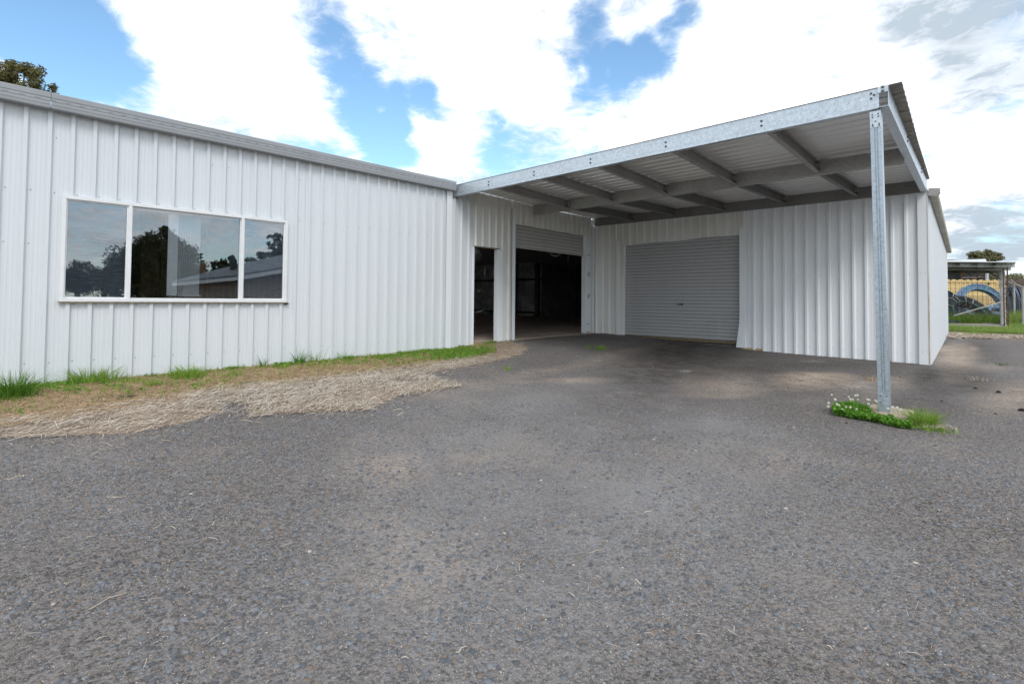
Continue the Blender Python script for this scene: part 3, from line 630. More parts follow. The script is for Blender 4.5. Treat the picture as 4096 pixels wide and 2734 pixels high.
# interior
MB().add([(0-.02, 5.9, -.825), (-.30, 11.3, -.785), (6.2, 11.3, -.79), (5.6, 23.2, -.79), (-16, 23.2, -.79), (-16, 5.9, -.80)], [(0, 1, 2, 3, 4, 5)]).build('interior_floor', 'slab', shed)
IB = Wall((-16, 20.3), (1, 0), .02)
for u0, u1 in IB.runs(0, 6.1): IB.sheet('interior_sheet', u0, u1, -.78, 1.985, 'int_sheet', shed)
MB().box((-16, 20.34, -.79), (-9.9, 20.4, 1.99)).build('interior_wall', 'int_wall', shed)
MB().box((-9.95, 20.4, -.79), (-9.9, 23.2, 1.99)).build('interior_wall', 'int_wall', shed)
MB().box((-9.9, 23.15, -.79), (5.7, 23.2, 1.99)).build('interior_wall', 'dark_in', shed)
MB().box((-16.05, 5.9, -.79), (-16.0, 20.3, 1.9)).build('interior_wall', 'int_wall', shed)
MB().box((-16, 6.00, -.85), (-.02, 6.05, 1.9)).build('interior_wall', 'int_wall', shed)
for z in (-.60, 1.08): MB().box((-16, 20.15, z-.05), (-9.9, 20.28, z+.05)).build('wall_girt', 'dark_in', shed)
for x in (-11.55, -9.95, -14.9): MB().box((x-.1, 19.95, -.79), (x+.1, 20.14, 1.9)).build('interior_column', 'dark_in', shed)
# office behind the window
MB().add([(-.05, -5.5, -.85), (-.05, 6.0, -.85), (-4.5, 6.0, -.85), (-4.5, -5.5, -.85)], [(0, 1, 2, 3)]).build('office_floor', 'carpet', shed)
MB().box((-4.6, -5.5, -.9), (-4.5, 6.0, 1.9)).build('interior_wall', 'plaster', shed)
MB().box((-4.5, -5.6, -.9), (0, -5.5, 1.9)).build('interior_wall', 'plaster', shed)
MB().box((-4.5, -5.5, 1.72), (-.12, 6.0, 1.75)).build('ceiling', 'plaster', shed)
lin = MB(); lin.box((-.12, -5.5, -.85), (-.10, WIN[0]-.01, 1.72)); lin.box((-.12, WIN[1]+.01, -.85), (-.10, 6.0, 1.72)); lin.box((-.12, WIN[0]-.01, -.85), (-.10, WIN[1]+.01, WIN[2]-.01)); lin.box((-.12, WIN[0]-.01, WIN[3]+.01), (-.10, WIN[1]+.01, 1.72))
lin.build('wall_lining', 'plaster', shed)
part = empty('timber_partition', (-2.5, 2, -.85), 'brown timber stud partition with a mid rail inside the office, seen through the window', 'partition')
for y in (.75, 1.37, 1.98, 2.25, 2.9): MB().box((-2.545, y-.02, -.85), (-2.455, y+.022, 1.72)).build('stud', 'timber_brown', part)
MB().box((-2.54, -1.2, .155), (-2.46, 4.0, .20)).build('rail', 'timber_brown', part)
MB().box((-2.56, 1.99, -.85), (-2.546, 2.55, 1.7)).build('board', 'timber_brown', part)

# ------------------------------------------------------------------ window
wf = MB(); y0, y1, z0, z1 = WIN; t = .036
def fr_box(mb, ya, yb, za, zb, x0, x1): mb.box((x0, ya, za), (x1, yb, zb))
wf.box((-.06, y0, z1-t), (.048, y1, z1)); wf.box((-.06, y0, z0), (.052, y1, z0+t)); wf.box((-.0599, y0, z0+t), (.0475, y0+t, z1-t)); wf.box((-.0599, y1-t, z0+t), (.0475, y1, z1-t))
for ym in (1.352, 2.578): wf.box((-.0595, ym-.017, z0+t), (.046, ym+.017, z1-t))
win = wf.build('window', 'alu', shed)
sill = MB().box((.02, y0-.01, z0-.012), (.062, y1+.012, z0-.001)).build('sill', 'rail', win); sill.location = (0, 0, 0)
drip = MB().box((.0, y1-.01, z0-.03), (.05, y1+.03, z0-.013)).build('sill_end', 'black', win)
panes = [(y0+t, 1.335), (1.369, 2.561), (2.595, y1-t)]
for k, (a, b) in enumerate(panes):
    sx = .0 if k == 1 else .012; e = .014 if k != 1 else .008
    sb_ = MB(); za, zb = z0+t, z1-t
    sb_.box((sx-.015, a, za), (sx+.015, b, za+e)); sb_.box((sx-.015, a, zb-e), (sx+.015, b, zb)); sb_.box((sx-.0149, a, za+e), (sx+.0149, a+e, zb-e)); sb_.box((sx-.0149, b-e, za+e), (sx+.0149, b, zb-e))
    sb_.build('sash', 'alu', win)
    MB().box((sx-.002, a+e, za+e), (sx+.002, b-e, zb-e)).build('pane', 'glass', win)
    if k != 1: MB().box((sx-.030, a+.005, za+.005), (sx-.0295, b-.005, zb-.005)).build('fly_screen', 'screen', win)
# vertical blind drawn into the middle of the centre pane
vb = empty('vertical_blind', (-.15, 1.95, 0), 'pale vertical blind bunched together behind the middle window pane', 'blind')
MB().box((-.165, 1.38, 1.035), (-.125, 2.56, 1.06)).build('head_rail', 'alu', vb)
MB().add([(-.150, 1.775, .02), (-.146, 1.885, .02), (-.146, 1.885, 1.03), (-.150, 1.775, 1.03), (-.152, 1.775, .02), (-.148, 1.885, .02), (-.148, 1.885, 1.03), (-.152, 1.775, 1.03)], [(0, 1, 2, 3), (7, 6, 5, 4), (0, 4, 5, 1), (3, 2, 6, 7), (0, 3, 7, 4), (1, 5, 6, 2)]).build('slat', 'blind', vb)
sm = None
for k in range(13):
    y = 1.900+k*.0185
    if sm is None:
        q = MB(); q.add([(-.0, 0, .02), (-.05, -.012, .02), (-.05, -.012, 1.03), (-.0, 0, 1.03), (-.001, .002, .02), (-.051, -.010, .02), (-.051, -.010, 1.03), (-.001, .002, 1.03)], [(0, 1, 2, 3), (7, 6, 5, 4), (0, 4, 5, 1), (3, 2, 6, 7), (0, 3, 7, 4), (1, 5, 6, 2)])
        o = q.build('slat', 'blind', vb); sm = o.data
    else: o = bpy.data.objects.new('slat', sm); col.objects.link(o); o.parent = vb
    o.location = Vector((-.12, y, 0))-vb.location
ch = MB()
for k in range(13): ch.tube([(-.118, 1.90+k*.0185+j*.0185/3, .035-.008*math.sin(j*math.pi/3)) for j in range(4)], .0025, 4)
ch.box((-.125, 1.895, .015), (-.115, 2.14, .03)); ch.build('bottom_chain', 'alu', vb)

# ------------------------------------------------------------------ steel awning
aw = empty('steel_awning', (3.1, 8.6, -1), 'flat galvanised steel awning over the corner of the yard, held by one post', 'awning')
# beams are C sections running along X (out from the wall)
def beam(name, y, x0, x1, z0, z1, mat, w_=.075, flip=1):
    # small rise kept from the photograph
    pr = cprof(w_, .2, .003, .02, flip); mb = MB(); 
    a = [(x0, y+p_[0], z0+p_[1]) for p_ in pr]; b = [(x1, y+p_[0], z1+p_[1]) for p_ in pr]; n_ = len(pr)
    mb.add(a+b, [(i, n_+i, n_+(i+1) % n_, (i+1) % n_) for i in range(n_)]+[tuple(range(n_)), tuple(range(2*n_-1, n_-1, -1))])
    # two rolled swages on the web
    for zz in (.05, .15):
        mb.add([(x, y-.0016*flip, zb+zz+s_) for x, zb in ((x0, z0), (x1, z1)) for s_ in (-.006, .006)], [(0, 1, 3, 2)])
    return mb.build(name, mat, aw)
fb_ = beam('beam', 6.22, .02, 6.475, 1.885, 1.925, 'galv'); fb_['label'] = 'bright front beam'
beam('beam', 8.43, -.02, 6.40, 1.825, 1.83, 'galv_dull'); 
beam('beam', 10.93, -.17, 6.33, 1.865, 1.845, 'galv_dark')['label'] = 'dark back beam on wall'
zf = lambda x: 2.085+.04*x/6.475
# purlins
pz = {6.22: lambda x: 1.885+.04*x/6.5, 8.43: lambda x: 1.817}
for x in (.90, 1.95, 3.03, 4.20, 5.37):
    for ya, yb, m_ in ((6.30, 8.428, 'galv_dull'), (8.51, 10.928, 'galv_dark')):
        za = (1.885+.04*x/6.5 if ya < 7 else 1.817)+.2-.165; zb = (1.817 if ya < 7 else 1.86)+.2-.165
        pr = cprof(.062, .16, .003, .016, 1); a = [(x+p_[0], ya, za+p_[1]) for p_ in pr]; b = [(x+p_[0], yb, zb+p_[1]) for p_ in pr]; n_ = len(pr); mb = MB()
        mb.add(a+b, [(i, (i+1) % n_, n_+(i+1) % n_, n_+i) for i in range(n_)]+[tuple(range(n_-1, -1, -1)), tuple(range(n_, 2*n_))])
        pu = mb.build('purlin', m_, aw)
        cl = MB(); cl.box((x+.07, yb-.05, zb+.02), (x+.075, yb, zb+.14)); cl.box((x+.005, yb-.045, zb+.06), (x+.07, yb-.04, zb+.13)); cl.build('cleat', 'galv_dull', pu)
# end channel closing the beams on the open side
p = np.array([6.555, 6.20, 1.925]); q = np.array([6.385, 10.99, 1.848]); d = q-p; l = np.linalg.norm(d); d /= l; n = np.array([-d[1], d[0], 0]); n /= np.linalg.norm(n); n = n*1.0
if n[0] > 0: n = -n
pr = cprof(.085, .205, .004, .0042); mb = MB(); n_ = len(pr)
a = [p+n*s_[0]+np.array([0, 0, s_[1]]) for s_ in pr]; b = [x+d*l for x in a]
mb.add(a+b, [(i, n_+i, n_+(i+1) % n_, (i+1) % n_) for i in range(n_)]+[tuple(range(n_)), tuple(range(2*n_-1, n_-1, -1))]); mb.build('end_channel', 'galv', aw)
MB().box((6.47, 6.190, 2.065), (6.553, 6.196, 2.125)).build('corner_plate', 'galv', aw)
MB().box((-.01, 6.16, 1.855), (.03, 6.30, 2.02)).build('wall_cleat', 'galv_dark', aw)
# bolts
bt = MB(); washer = MB()
def bolt(c, n=(0, -1, 0), r=.010, mb=bt): c = np.array(c, float); n = np.array(n, float); mb.tube([c, c+n*.004], r*1.35, 12); mb.tube([c+n*.004, c+n*.013], r*.85, 6)
for x in (.92, 1.95, 3.03, 4.20, 5.37):
    z = 1.985+.04*x/6.5
    for dz in (-.022, .03): bolt((x, 6.218, z+dz))
for x, z in ((6.41, 2.085), (6.435, 2.065), (6.41, 2.035)): bolt((x, 6.217, z), r=.008)
for dz in (-.02, .02): bolt((6.51, 6.188, 2.095+dz), r=.010)
for y in (7.9, 9.9):
    for dz in (-.02, .03): bolt(np.array([6.555-.0355*(y-6.2)+.001, y, 1.99+dz]), (1, 0, 0), .011)
o = bt.build('bolt', 'hole', aw); o['kind'] = 'stuff'
# roof sheets: ribs run along X
def roof_edge(y): return 6.66-.05*(y-6.2)
def roof_sheet(y0, y1, first):
    pts = profile(y0, y1, 6.29); mb = MB(); top = []
    xs = [0, .33, .66, 1.0]; V = []
    for t_ in xs:
        for y, dd in pts:
            x0 = -.07-.05*(y-6.1); x = x0+(roof_edge(y)+rng.normal(0, .002)-x0)*t_
            V.append((x, y, zroof(x, y)+dd))
    n_ = len(pts); k = len(xs)
    f = [(r*n_+i, r*n_+i+1, (r+1)*n_+i+1, (r+1)*n_+i) for r in range(k-1) for i in range(n_-1)]
    mb.add(V, f)
    return mb.build('roof_sheet', ['roof'] if 0 else MAT['roof'], aw)
ys = [6.205]+[6.17+k*4*R for k in range(1, 7)]+[11.02]
for a_, b_ in zip(ys[:-1], ys[1:]): roof_sheet(a_, b_, 0)
# dusty turned-down ends of the sheets past the channel
for y0_ in np.arange(6.205, 10.95, R):
    V = []; pts = profile(y0_, min(y0_+R, 11.0), 6.29)
    for y, dd in pts:
        e = roof_edge(y)
        V += [(e-.10, y, zroof(6.6, y)+dd-.001), (e, y, zroof(6.6, y)+dd*.98-.0015), (e+.001, y, zroof(6.6, y)-.006+dd*.8)]
    MB().add(V, [(3*i+j, 3*i+j+1, 3*i+j+4, 3*i+j+3) for i in range(len(pts)-1) for j in range(2)]).build('sheet_end', 'roof_end', aw)
# post
base = np.array([6.487, 6.27, -1.05]); topp = np.array([6.442, 6.27, 1.905])
def post_ring(c, w_=.046):
    prf = [(-w_, -w_), (-.014, -w_), (-.011, -w_+.006), (-.006, -w_+.006), (-.003, -w_), (.006, -w_), (.009, -w_+.006), (.014, -w_+.006), (.017, -w_), (w_, -w_), (w_, w_), (-w_, w_)]
    return [(c[0]+a, c[1]+b, c[2]) for a, b in prf]
mb = MB(); A1, A2 = post_ring(base), post_ring(topp); n_ = len(A1)
mb.add(A1+A2, [(i, (i+1) % n_, n_+(i+1) % n_, n_+i) for i in range(n_)]+[tuple(range(n_-1, -1, -1)), tuple(range(n_, 2*n_))]); post = mb.build('post', 'galv_post', aw)
def post_plate(z0_, z1_, ext):
    f_ = lambda z: base+(topp-base)*((z-base[2])/(topp[2]-base[2])); a, b = f_(z0_), f_(z1_)
    w_ = .046+ext; mb = MB(); v = []
    for c in (a, b):
        for x, y in ((-w_, -.050), (w_, -.050), (w_, .02), (w_-.004, .02), (w_-.004, -.0465), (-w_, -.0465)): v.append((c[0]+x, c[1]+y, c[2]))
    mb.add(v, [(i, (i+1) % 6, 6+(i+1) % 6, 6+i) for i in range(6)]+[(5, 4, 3, 2, 1, 0), tuple(range(6, 12))]); return mb.build('fixing_plate', 'galv', post), f_
pp, fpost = post_plate(1.74, 1.90, .0); post_plate(-1.05, -.86, .001)[0].data.materials[0] = MAT['galv_post']
bt = MB()
for z, dxs in ((1.87, (-.025, .025)), (1.845, (-.024, .026)), (1.80, (.0,)), (1.77, (-.024, .03)), (1.755, (-.02, .03)), (-.895, (-.022, .025)), (-.955, (-.025,))):
    for dx in dxs: c = fpost(z); bolt((c[0]+dx, c[1]-.0495, z), r=.0055, mb=bt)
bt.build('bolt', 'hole', post)['kind'] = 'stuff'
# footing
fz = -1.052; mb = MB(); 
pf = [(6.17, 6.40), (6.32, 6.12), (6.43, 5.93), (6.60, 5.79), (6.87, 5.78), (6.90, 5.92), (6.80, 6.15), (6.72, 6.38), (6.62, 6.45), (6.36, 6.46)]
pf = [tuple(G(x, y)[:2]) for x, y in ((1993, 936), (1990, 945), (2010, 958), (2050, 968), (2092, 972), (2098, 960), (2096, 948), (2040, 940), (2030, 934), (2000, 932))]
mb.add([(x, y, fz-.12) for x, y in pf]+[(x*.985+6.55*.015, y*.985+6.1*.015, fz-.004*(i < 5)) for i, (x, y) in enumerate(pf)]+[(6.487, 6.2, fz+.006)], [(i, (i+1) % 10, 10+(i+1) % 10, 10+i) for i in range(10)]+[(10+i, 10+(i+1) % 10, 20) for i in range(10)])
mb.build('footing', 'footing', aw)

exec_after = []
# ------------------------------------------------------------------ scatter helpers
def blades(name, P, H, Wd, mat, lean=.5, seg=2, parent=None, dirs=None, kind='stuff', curl=.6):
    """grass blades: P base points (n,3), heights H, width Wd; tapering bent ribbons"""
    n = len(P); az = rng.random(n)*2*math.pi if dirs is None else dirs
    ln = rng.random(n)*lean; d = np.stack([np.cos(az), np.sin(az), np.zeros(n)], 1); sd_ = np.stack([-np.sin(az), np.cos(az), np.zeros(n)], 1)
    tw = rng.random(n)*2*math.pi; sd_ = sd_*np.cos(tw)[:, None]+d*np.sin(tw)[:, None]
    Vs = []
    for k in range(seg+1):
        t_ = k/seg; out = ln*(t_**1.6)*(1+curl*t_); up = t_*np.sqrt(np.maximum(.05, 1-(ln*t_)**2*.7))
        c = P+d*(H*out)[:, None]+np.array([0, 0, 1])*(H*up)[:, None]; w_ = (Wd*(1-t_**1.5)*.5+.0002)[:, None]
        Vs += [c-sd_*w_, c+sd_*w_]
    V = np.stack(Vs, 1).reshape(-1, 3); k = 2*(seg+1); o = np.arange(n)[:, None]*k
    Fa = np.concatenate([o+np.array([[2*j, 2*j+1, 2*j+3, 2*j+2]]) for j in range(seg)], 0)
    ob = quick(name, V, Fa, mat, parent)
    if kind: ob['kind'] = kind
    return ob
def straws(name, P, Ln, Wd, mat, lift=.02, parent=None, heading=None):
    n = len(P); az = rng.random(n)*2*math.pi if heading is None else heading
    d = np.stack([np.cos(az), np.sin(az), rng.normal(0, .10, n)], 1); sd_ = np.stack([-np.sin(az), np.cos(az), np.zeros(n)], 1)
    up = np.array([0, 0, 1.]); bend = rng.normal(0, .12, n); Vs = []
    tilt = rng.normal(0, .6, n)
    for k in range(4):
        t_ = k/3-.5; c = P+d*(Ln*t_)[:, None]+sd_*(Ln*bend*(t_*t_*4-.5)*.3)[:, None]+up*(lift*rng.random(n)*.4+lift*(.25-t_*t_)*2)[:, None]
        w_ = (Wd*(.5 if 0 < k < 3 else .25))[:, None]; Vs += [c-(sd_+up*tilt[:, None]*.5)*w_, c+(sd_+up*tilt[:, None]*.5)*w_]
    V = np.stack(Vs, 1).reshape(-1, 3); o = np.arange(n)[:, None]*8
    Fa = np.concatenate([o+np.array([[2*j, 2*j+1, 2*j+3, 2*j+2]]) for j in range(3)], 0)
    ob = quick(name, V, Fa, mat, parent); ob['kind'] = 'stuff'; return ob
def pts_in(poly, n, lo=None, hi=None):
    pa = np.array(poly); lo = lo or pa.min(0); hi = hi or pa.max(0); out = []
    while sum(map(len, out)) < n:
        p_ = rng.random((n*2, 2))*(np.array(hi)-np.array(lo))+np.array(lo); out.append(p_[inpoly(p_[:, 0], p_[:, 1], poly)])
    return np.concatenate(out)[:n]
def onz(p2, dz=0.): return np.column_stack([p2, gz(p2[:, 0], p2[:, 1])+dz+.004])

# dry straw drift
sp_ = pts_in(straw_poly, 62000); keep = (sp_[:, 1] > -1.2)
gapc = [G(535, 940), G(935, 874)]
def gapf(p): 
    k = np.ones(len(p))
    for c, (r1, r2) in zip(gapc, ((.16, .2), (.30, .08))):
        dd = p-c[:2]; al = dd@RT[:2]; ac = dd@FW[:2]; k *= np.clip((np.sqrt((al/r1)**2+(ac/r2)**2)-.6)*1.6, .08, 1)
    return k
dns = np.clip(fb(sp_[:, 0], sp_[:, 1], 2.6, 33)*2.6-.55, .08, 1)*np.where(sp_[:, 1] < 1.6, .50, .8)*np.where(sp_[:, 1] > 6.0, .3, 1.)*gapf(sp_); keep &= rng.random(len(sp_)) < dns
sp_ = sp_[keep]; sp_ = sp_+rng.normal(0, .04, sp_.shape)*(1+3.5*(rng.random((len(sp_), 1)) < .25)); n = len(sp_)
straws('straw', onz(sp_, .006), .03+.15*rng.random(n)**1.5, (.0022+.0026*rng.random(n)), 'straw', .014, heading=rng.normal(TH+1.35, .85, n))
tag(bpy.data.objects['straw'], 'pale dry straw drift lying between the grass strip and the asphalt', 'straw')
th_ = pts_in(thatch_poly, 42000); th_ = th_[th_[:, 1] > -1.2]; n = len(th_)
straws('thatch', onz(th_, .006), .03+.09*rng.random(n), np.full(n, .0030), 'straw_br', .018)
tag(bpy.data.objects['thatch'], 'brown matted dead grass along the foot of the office wall', 'dead grass')
n = 11000; pe = pts_in(straw_poly, n); pe = pe[pe[:, 1] > -1.2]; pe = pe[rng.random(len(pe)) < gapf(pe)*np.clip(pe[:, 0]/1.2-.2, .1, 1)*np.clip(fb(pe[:, 0], pe[:, 1], 2.1, 12)*3-.8, .1, 1)]; pe += rng.normal(0, .07, pe.shape); n = len(pe)
m = M_('bleached_straw'); m.pbr(m.mix(m.geo.outputs['Random Per Island'], (.55, .47, .37), (.80, .74, .64)), .7); MAT['straw_pale'] = m.m
pe = pe[((pe[:, 1] > 1.5) & (pe[:, 1] < 5.6)) | (rng.random(n) < .3)]; n = len(pe); straws('bleached_straw', onz(pe, .016), .07+.17*rng.random(n), np.full(n, .0028), 'straw_pale', .016, heading=rng.normal(TH+1.45, .45, n)); tag(bpy.data.objects['bleached_straw'], 'bleached long straws combed across the outer side of the straw drift', 'straw')
# loose straws over the asphalt
n = 3600; q = np.column_stack([1.2+rng.random(n)**1.3*7.5, rng.random(n)**1.2*10.5+.2]); okk = ~inpoly(q[:, 0], q[:, 1], straw_poly); q = q[okk]; n = len(q)
straws('straw_litter', onz(q, .003), .012+.05*rng.random(n)**2.5, .0011+.0014*rng.random(n), 'straw', .008); tag(bpy.data.objects['straw_litter'], 'loose dry straws scattered over the dark asphalt', 'straw')
# straw band at the far edge of the yard
a_, b_ = G(2165, 772), G(2480, 775); n = 5000; t_ = rng.random(n); q = a_[:2]+(b_-a_)[:2]*t_[:, None]+rng.normal(0, .55, (n, 2))*np.array([.3, 1.]); q = q[q[:, 0] > WC.o[0]-.6]
n = len(q); straws('straw_edge', onz(q, .01), .15+.25*rng.random(n), np.full(n, .014), 'straw', .05); tag(bpy.data.objects['straw_edge'], 'band of dry cut grass where the asphalt meets the far lawn', 'straw')

# short green grass along the wall: density follows patches
gpoly = thatch_poly
q = pts_in(gpoly, 60000); q = q[q[:, 1] > -1.2]; fbm = fb(q[:, 0], q[:, 1], 3.1, 71)
gd = np.maximum(np.clip((fbm-.46)*6, 0, 1)*np.clip(1.15-q[:, 0]/.55, 0, 1), .10*np.clip(1.3-q[:, 0]/1.1, 0, 1)+.8*np.clip((fb(q[:, 0], q[:, 1], 5, 44)-.60)*7, 0, 1)*np.clip(1.3-q[:, 0]/1.1, 0, 1))
endp = G(1040, 812)[:2]; gd = np.maximum(gd, .95*np.clip(1.3-np.linalg.norm((q-endp)/np.array([.5, .95]), axis=1), 0, 1)*np.clip((fbm-.3)*6, 0, 1))
q = q[rng.random(len(q)) < gd]; n = len(q)
blades('grass', onz(q), .025+.055*rng.random(n)**1.4, np.full(n, .006), 'grass', .9)
tag(bpy.data.objects['grass'], 'short bright green grass growing along the foot of the office wall', 'grass')
CLV = q[(vnoise(q[:, 0], q[:, 1], 2.2, 91) > .45) | (np.linalg.norm((q-endp)/np.array([.45, .9]), axis=1) < 1)]; CLV = CLV[rng.random(len(CLV)) < .75]
# clover and rosette leaves: little discs
def leaflets(name, C, r, mat, parent=None, tilt=.5, stem=0.):
    n = len(C); az = rng.random(n)*6.283; nx = rng.normal(0, tilt, (n, 2)); N_ = np.column_stack([nx, np.ones(n)]); N_ /= np.linalg.norm(N_, axis=1)[:, None]
    A_ = np.column_stack([np.cos(az), np.sin(az), np.zeros(n)]); A_ -= N_*(A_*N_).sum(1)[:, None]; A_ /= np.linalg.norm(A_, axis=1)[:, None]; B_ = np.cross(N_, A_)
    Vs = []
    for k in range(6):
        an = k*math.pi/3; Vs.append(C+(A_*math.cos(an)*1.15+B_*math.sin(an)*.9)*r[:, None]-N_*(.18*r*(k % 2))[:, None])
    V = np.stack(Vs, 1).reshape(-1, 3); Fa = np.arange(n)[:, None]*6+np.arange(6)[None]; ob = quick(name, V, Fa, mat, parent); ob['kind'] = 'stuff'; return ob
C_ = onz(CLV+rng.normal(0, .02, CLV.shape)); C_[:, 0] = np.maximum(C_[:, 0], .02); C_[:, 2] += .008+.03*rng.random(len(C_)); leaflets('ground_cover', C_, .007+.008*rng.random(len(C_)), 'clover')
tag(bpy.data.objects['ground_cover'], 'low clover ground cover mixed through the verge grass beside the office wall', 'clover')
# tufts (each a thing)
P_px = None
def wallfix(pos, _):
    pos = np.array(pos, float)
    if pos[0] < .07 and pos[1] < 6.2:
        g = pos-CAM; t_ = (.07-CAM[0])/g[0]; y_ = (CAM+g*t_)[1]; pos = np.array([.07, y_, float(gz(.07, y_))])
    return pos
def tuft(pos, n, h, spread, label, mat='grass', name='grass_tuft', cat='grass tuft', w_=.006, lean=.9, group=None):
    pos = wallfix(pos, P_px); p_ = pos+np.column_stack([rng.normal(0, spread, (n, 2)), np.zeros(n)]); p_[:, 2] = gz(p_[:, 0], p_[:, 1]); p_[:, 0] = np.maximum(p_[:, 0], .012)
    az = np.arctan2(p_[:, 1]-pos[1], p_[:, 0]-pos[0])+rng.normal(0, .8, n)
    o = blades(name, p_, 1.7*h*(.35+.65*rng.random(n)), np.full(n, w_*1.25), mat, lean, 3, None, az, None); return tag(o, label, cat, group)
for X, Y, n, h, sp2_, lb, mt in [
    (32, 912, 420, .17, .07, 'thick dark green grass tuft at the left edge of the verge', 'grass_dark'),
    (212, 873, 330, .13, .10, 'bushy grass tuft against the wall below the left end of the window', 'grass'),
    (430, 868, 330, .11, .09, 'broad spreading grass tuft on the verge below the middle of the window', 'grass'),
    (350, 885, 70, .08, .05, 'small pale grass tuft just left of the broad one under the window', 'grass'),
    (603, 834, 22, .12, .02, 'sparse tuft of long blades near the right end of the window', 'grass_dark'),
    (685, 826, 60, .15, .035, 'arching long-bladed tuft on the verge right of the window', 'grass_dark'),
    (720, 832, 30, .13, .03, 'thin grass tuft beside the arching one right of the window', 'grass'),
    (790, 808, 40, .11, .05, 'low leafy tuft against the wall midway between window and doorway', 'clover'),
    (1035, 790, 60, .09, .04, 'leafy tuft on the verge just left of the corner flashing', 'grass_dark'),
    (1378, 802, 120, .07, .045, 'bright green grass tuft growing through asphalt in front of the open bay', 'grass'),
    (1350, 798, 40, .05, .025, 'smaller grass tuft left of the bright one in the asphalt', 'grass'),
    (1100, 786, 60, .07, .05, 'weedy green tuft at the foot of the doorway step', 'clover'),
    (1142, 783, 30, .06, .03, 'tiny green tuft at the foot of the doorway right jamb', 'grass_dark'),
    (1187, 792, 26, .11, .02, 'lanky weed standing at the corner of the open bay', 'weed'),
    (1165, 848, 26, .07, .03, 'isolated yellow green tuft on open asphalt before the doorway', 'grass'),
    (2300, 838, 30, .06, .05, 'faint green tuft on the asphalt right of the post', 'weed'),
    (2240, 872, 40, .05, .06, 'flat straw coloured tuft on the asphalt right of the post', 'straw'),
    (1998, 872, 30, .05, .04, 'small dry yellow tuft on the asphalt left behind the post', 'straw_br')]:
    tuft(G(X, Y), n, h, sp2_, lb, mt, group='grass tufts growing along the verge and through the asphalt')
def rosette(pos, n, r, label, mat='weed'):
    pos = wallfix(pos, None); Vs = []; Fs = []; k = 0
    for i in range(n):
        az = rng.random()*6.283; ln = r*(.5+.5*rng.random()); el = .15+.7*rng.random(); d = np.array([math.cos(az)*math.cos(el), math.sin(az)*math.cos(el), math.sin(el)*.6]); s_ = np.array([-math.sin(az), math.cos(az), 0])
        for j, (t_, w_) in enumerate(((0, .01), (.25, .10), (.45, .05), (.7, .17), (1, .02))):
            c = pos+d*ln*t_-np.array([0, 0, .25*ln*t_*t_])+np.array([0, 0, .006]); Vs += [c-s_*w_*ln, c+s_*w_*ln]
        Fs += [(k+2*j, k+2*j+1, k+2*j+3, k+2*j+2) for j in range(4)]; k += 10
    o = quick('weed', np.array(Vs), np.array(Fs), mat); tag(o, label, 'weed', 'broadleaf weeds on the verge')
for X, Y, n, r, lb in [(290, 912, 55, .14, 'large grey green rosette weed on the brown thatch'), (563, 882, 40, .13, 'flat grey green weed spreading where thatch meets straw'), (527, 848, 16, .08, 'small dark leafy weed at the wall under the window right end'),
                       (100, 884, 12, .07, 'little clover-like weed at the wall foot near the left edge'), (370, 912, 14, .06, 'small green weed between thatch and straw'), (965, 800, 8, .07, 'single dock leaf plant against the wall left of the corner')]:
    rosette(G(X, Y), n, r, lb)
# long seed stalk leaning from the verge
p_ = G(722, 848); tag(MB().tube([p_+np.array([0, 0, .0]), p_+np.array([.02, .10, .12]), p_+np.array([-.01, .2, .30])], [.003, .0025, .001], 5).build('grass_stalk', 'grass_dark'), 'single long thin grass stalk leaning on the verge right of the window', 'grass stalk')

# clover by the post
cl = empty('clover_plant', G(1960, 950), 'patch of green clover with round white flowers at the foot of the awning post', 'clover')
cpx = [(1908, 940), (1925, 932), (1960, 935), (1985, 942), (2010, 958), (2050, 970), (2090, 978), (2095, 986), (2060, 982), (2000, 968), (1950, 960), (1912, 952)]
cpoly = [tuple(G(*v)[:2]) for v in cpx]; q = pts_in(cpoly, 3800); C = onz(q); C[:, 2] += .01+.05*rng.random(len(C))*np.clip(fb(q[:, 0], q[:, 1], 9, 4)*2, .3, 1.4)
leaflets('leaves', C, .007+.006*rng.random(len(C)), 'clover', cl)
q = pts_in(cpoly, 700); blades('stems', onz(q), .03+.05*rng.random(700), np.full(700, .002), 'clover', .6, 2, cl)
fl_px = [(1901, 924), (1900, 932), (1912, 942), (1908, 905), (1916, 916), (1920, 927), (1925, 929), (1947, 910), (1951, 916), (1956, 916), (1962, 907), (1967, 906), (1968, 916), (1941, 934), (1951, 934), (1932, 939), (1990, 916), (1995, 917), (2008, 918), (2011, 921), (1992, 926), (2037, 937), (2048, 934), (2058, 935), (2067, 939), (2033, 953), (2100, 956), (1965, 938)]
me_f = None
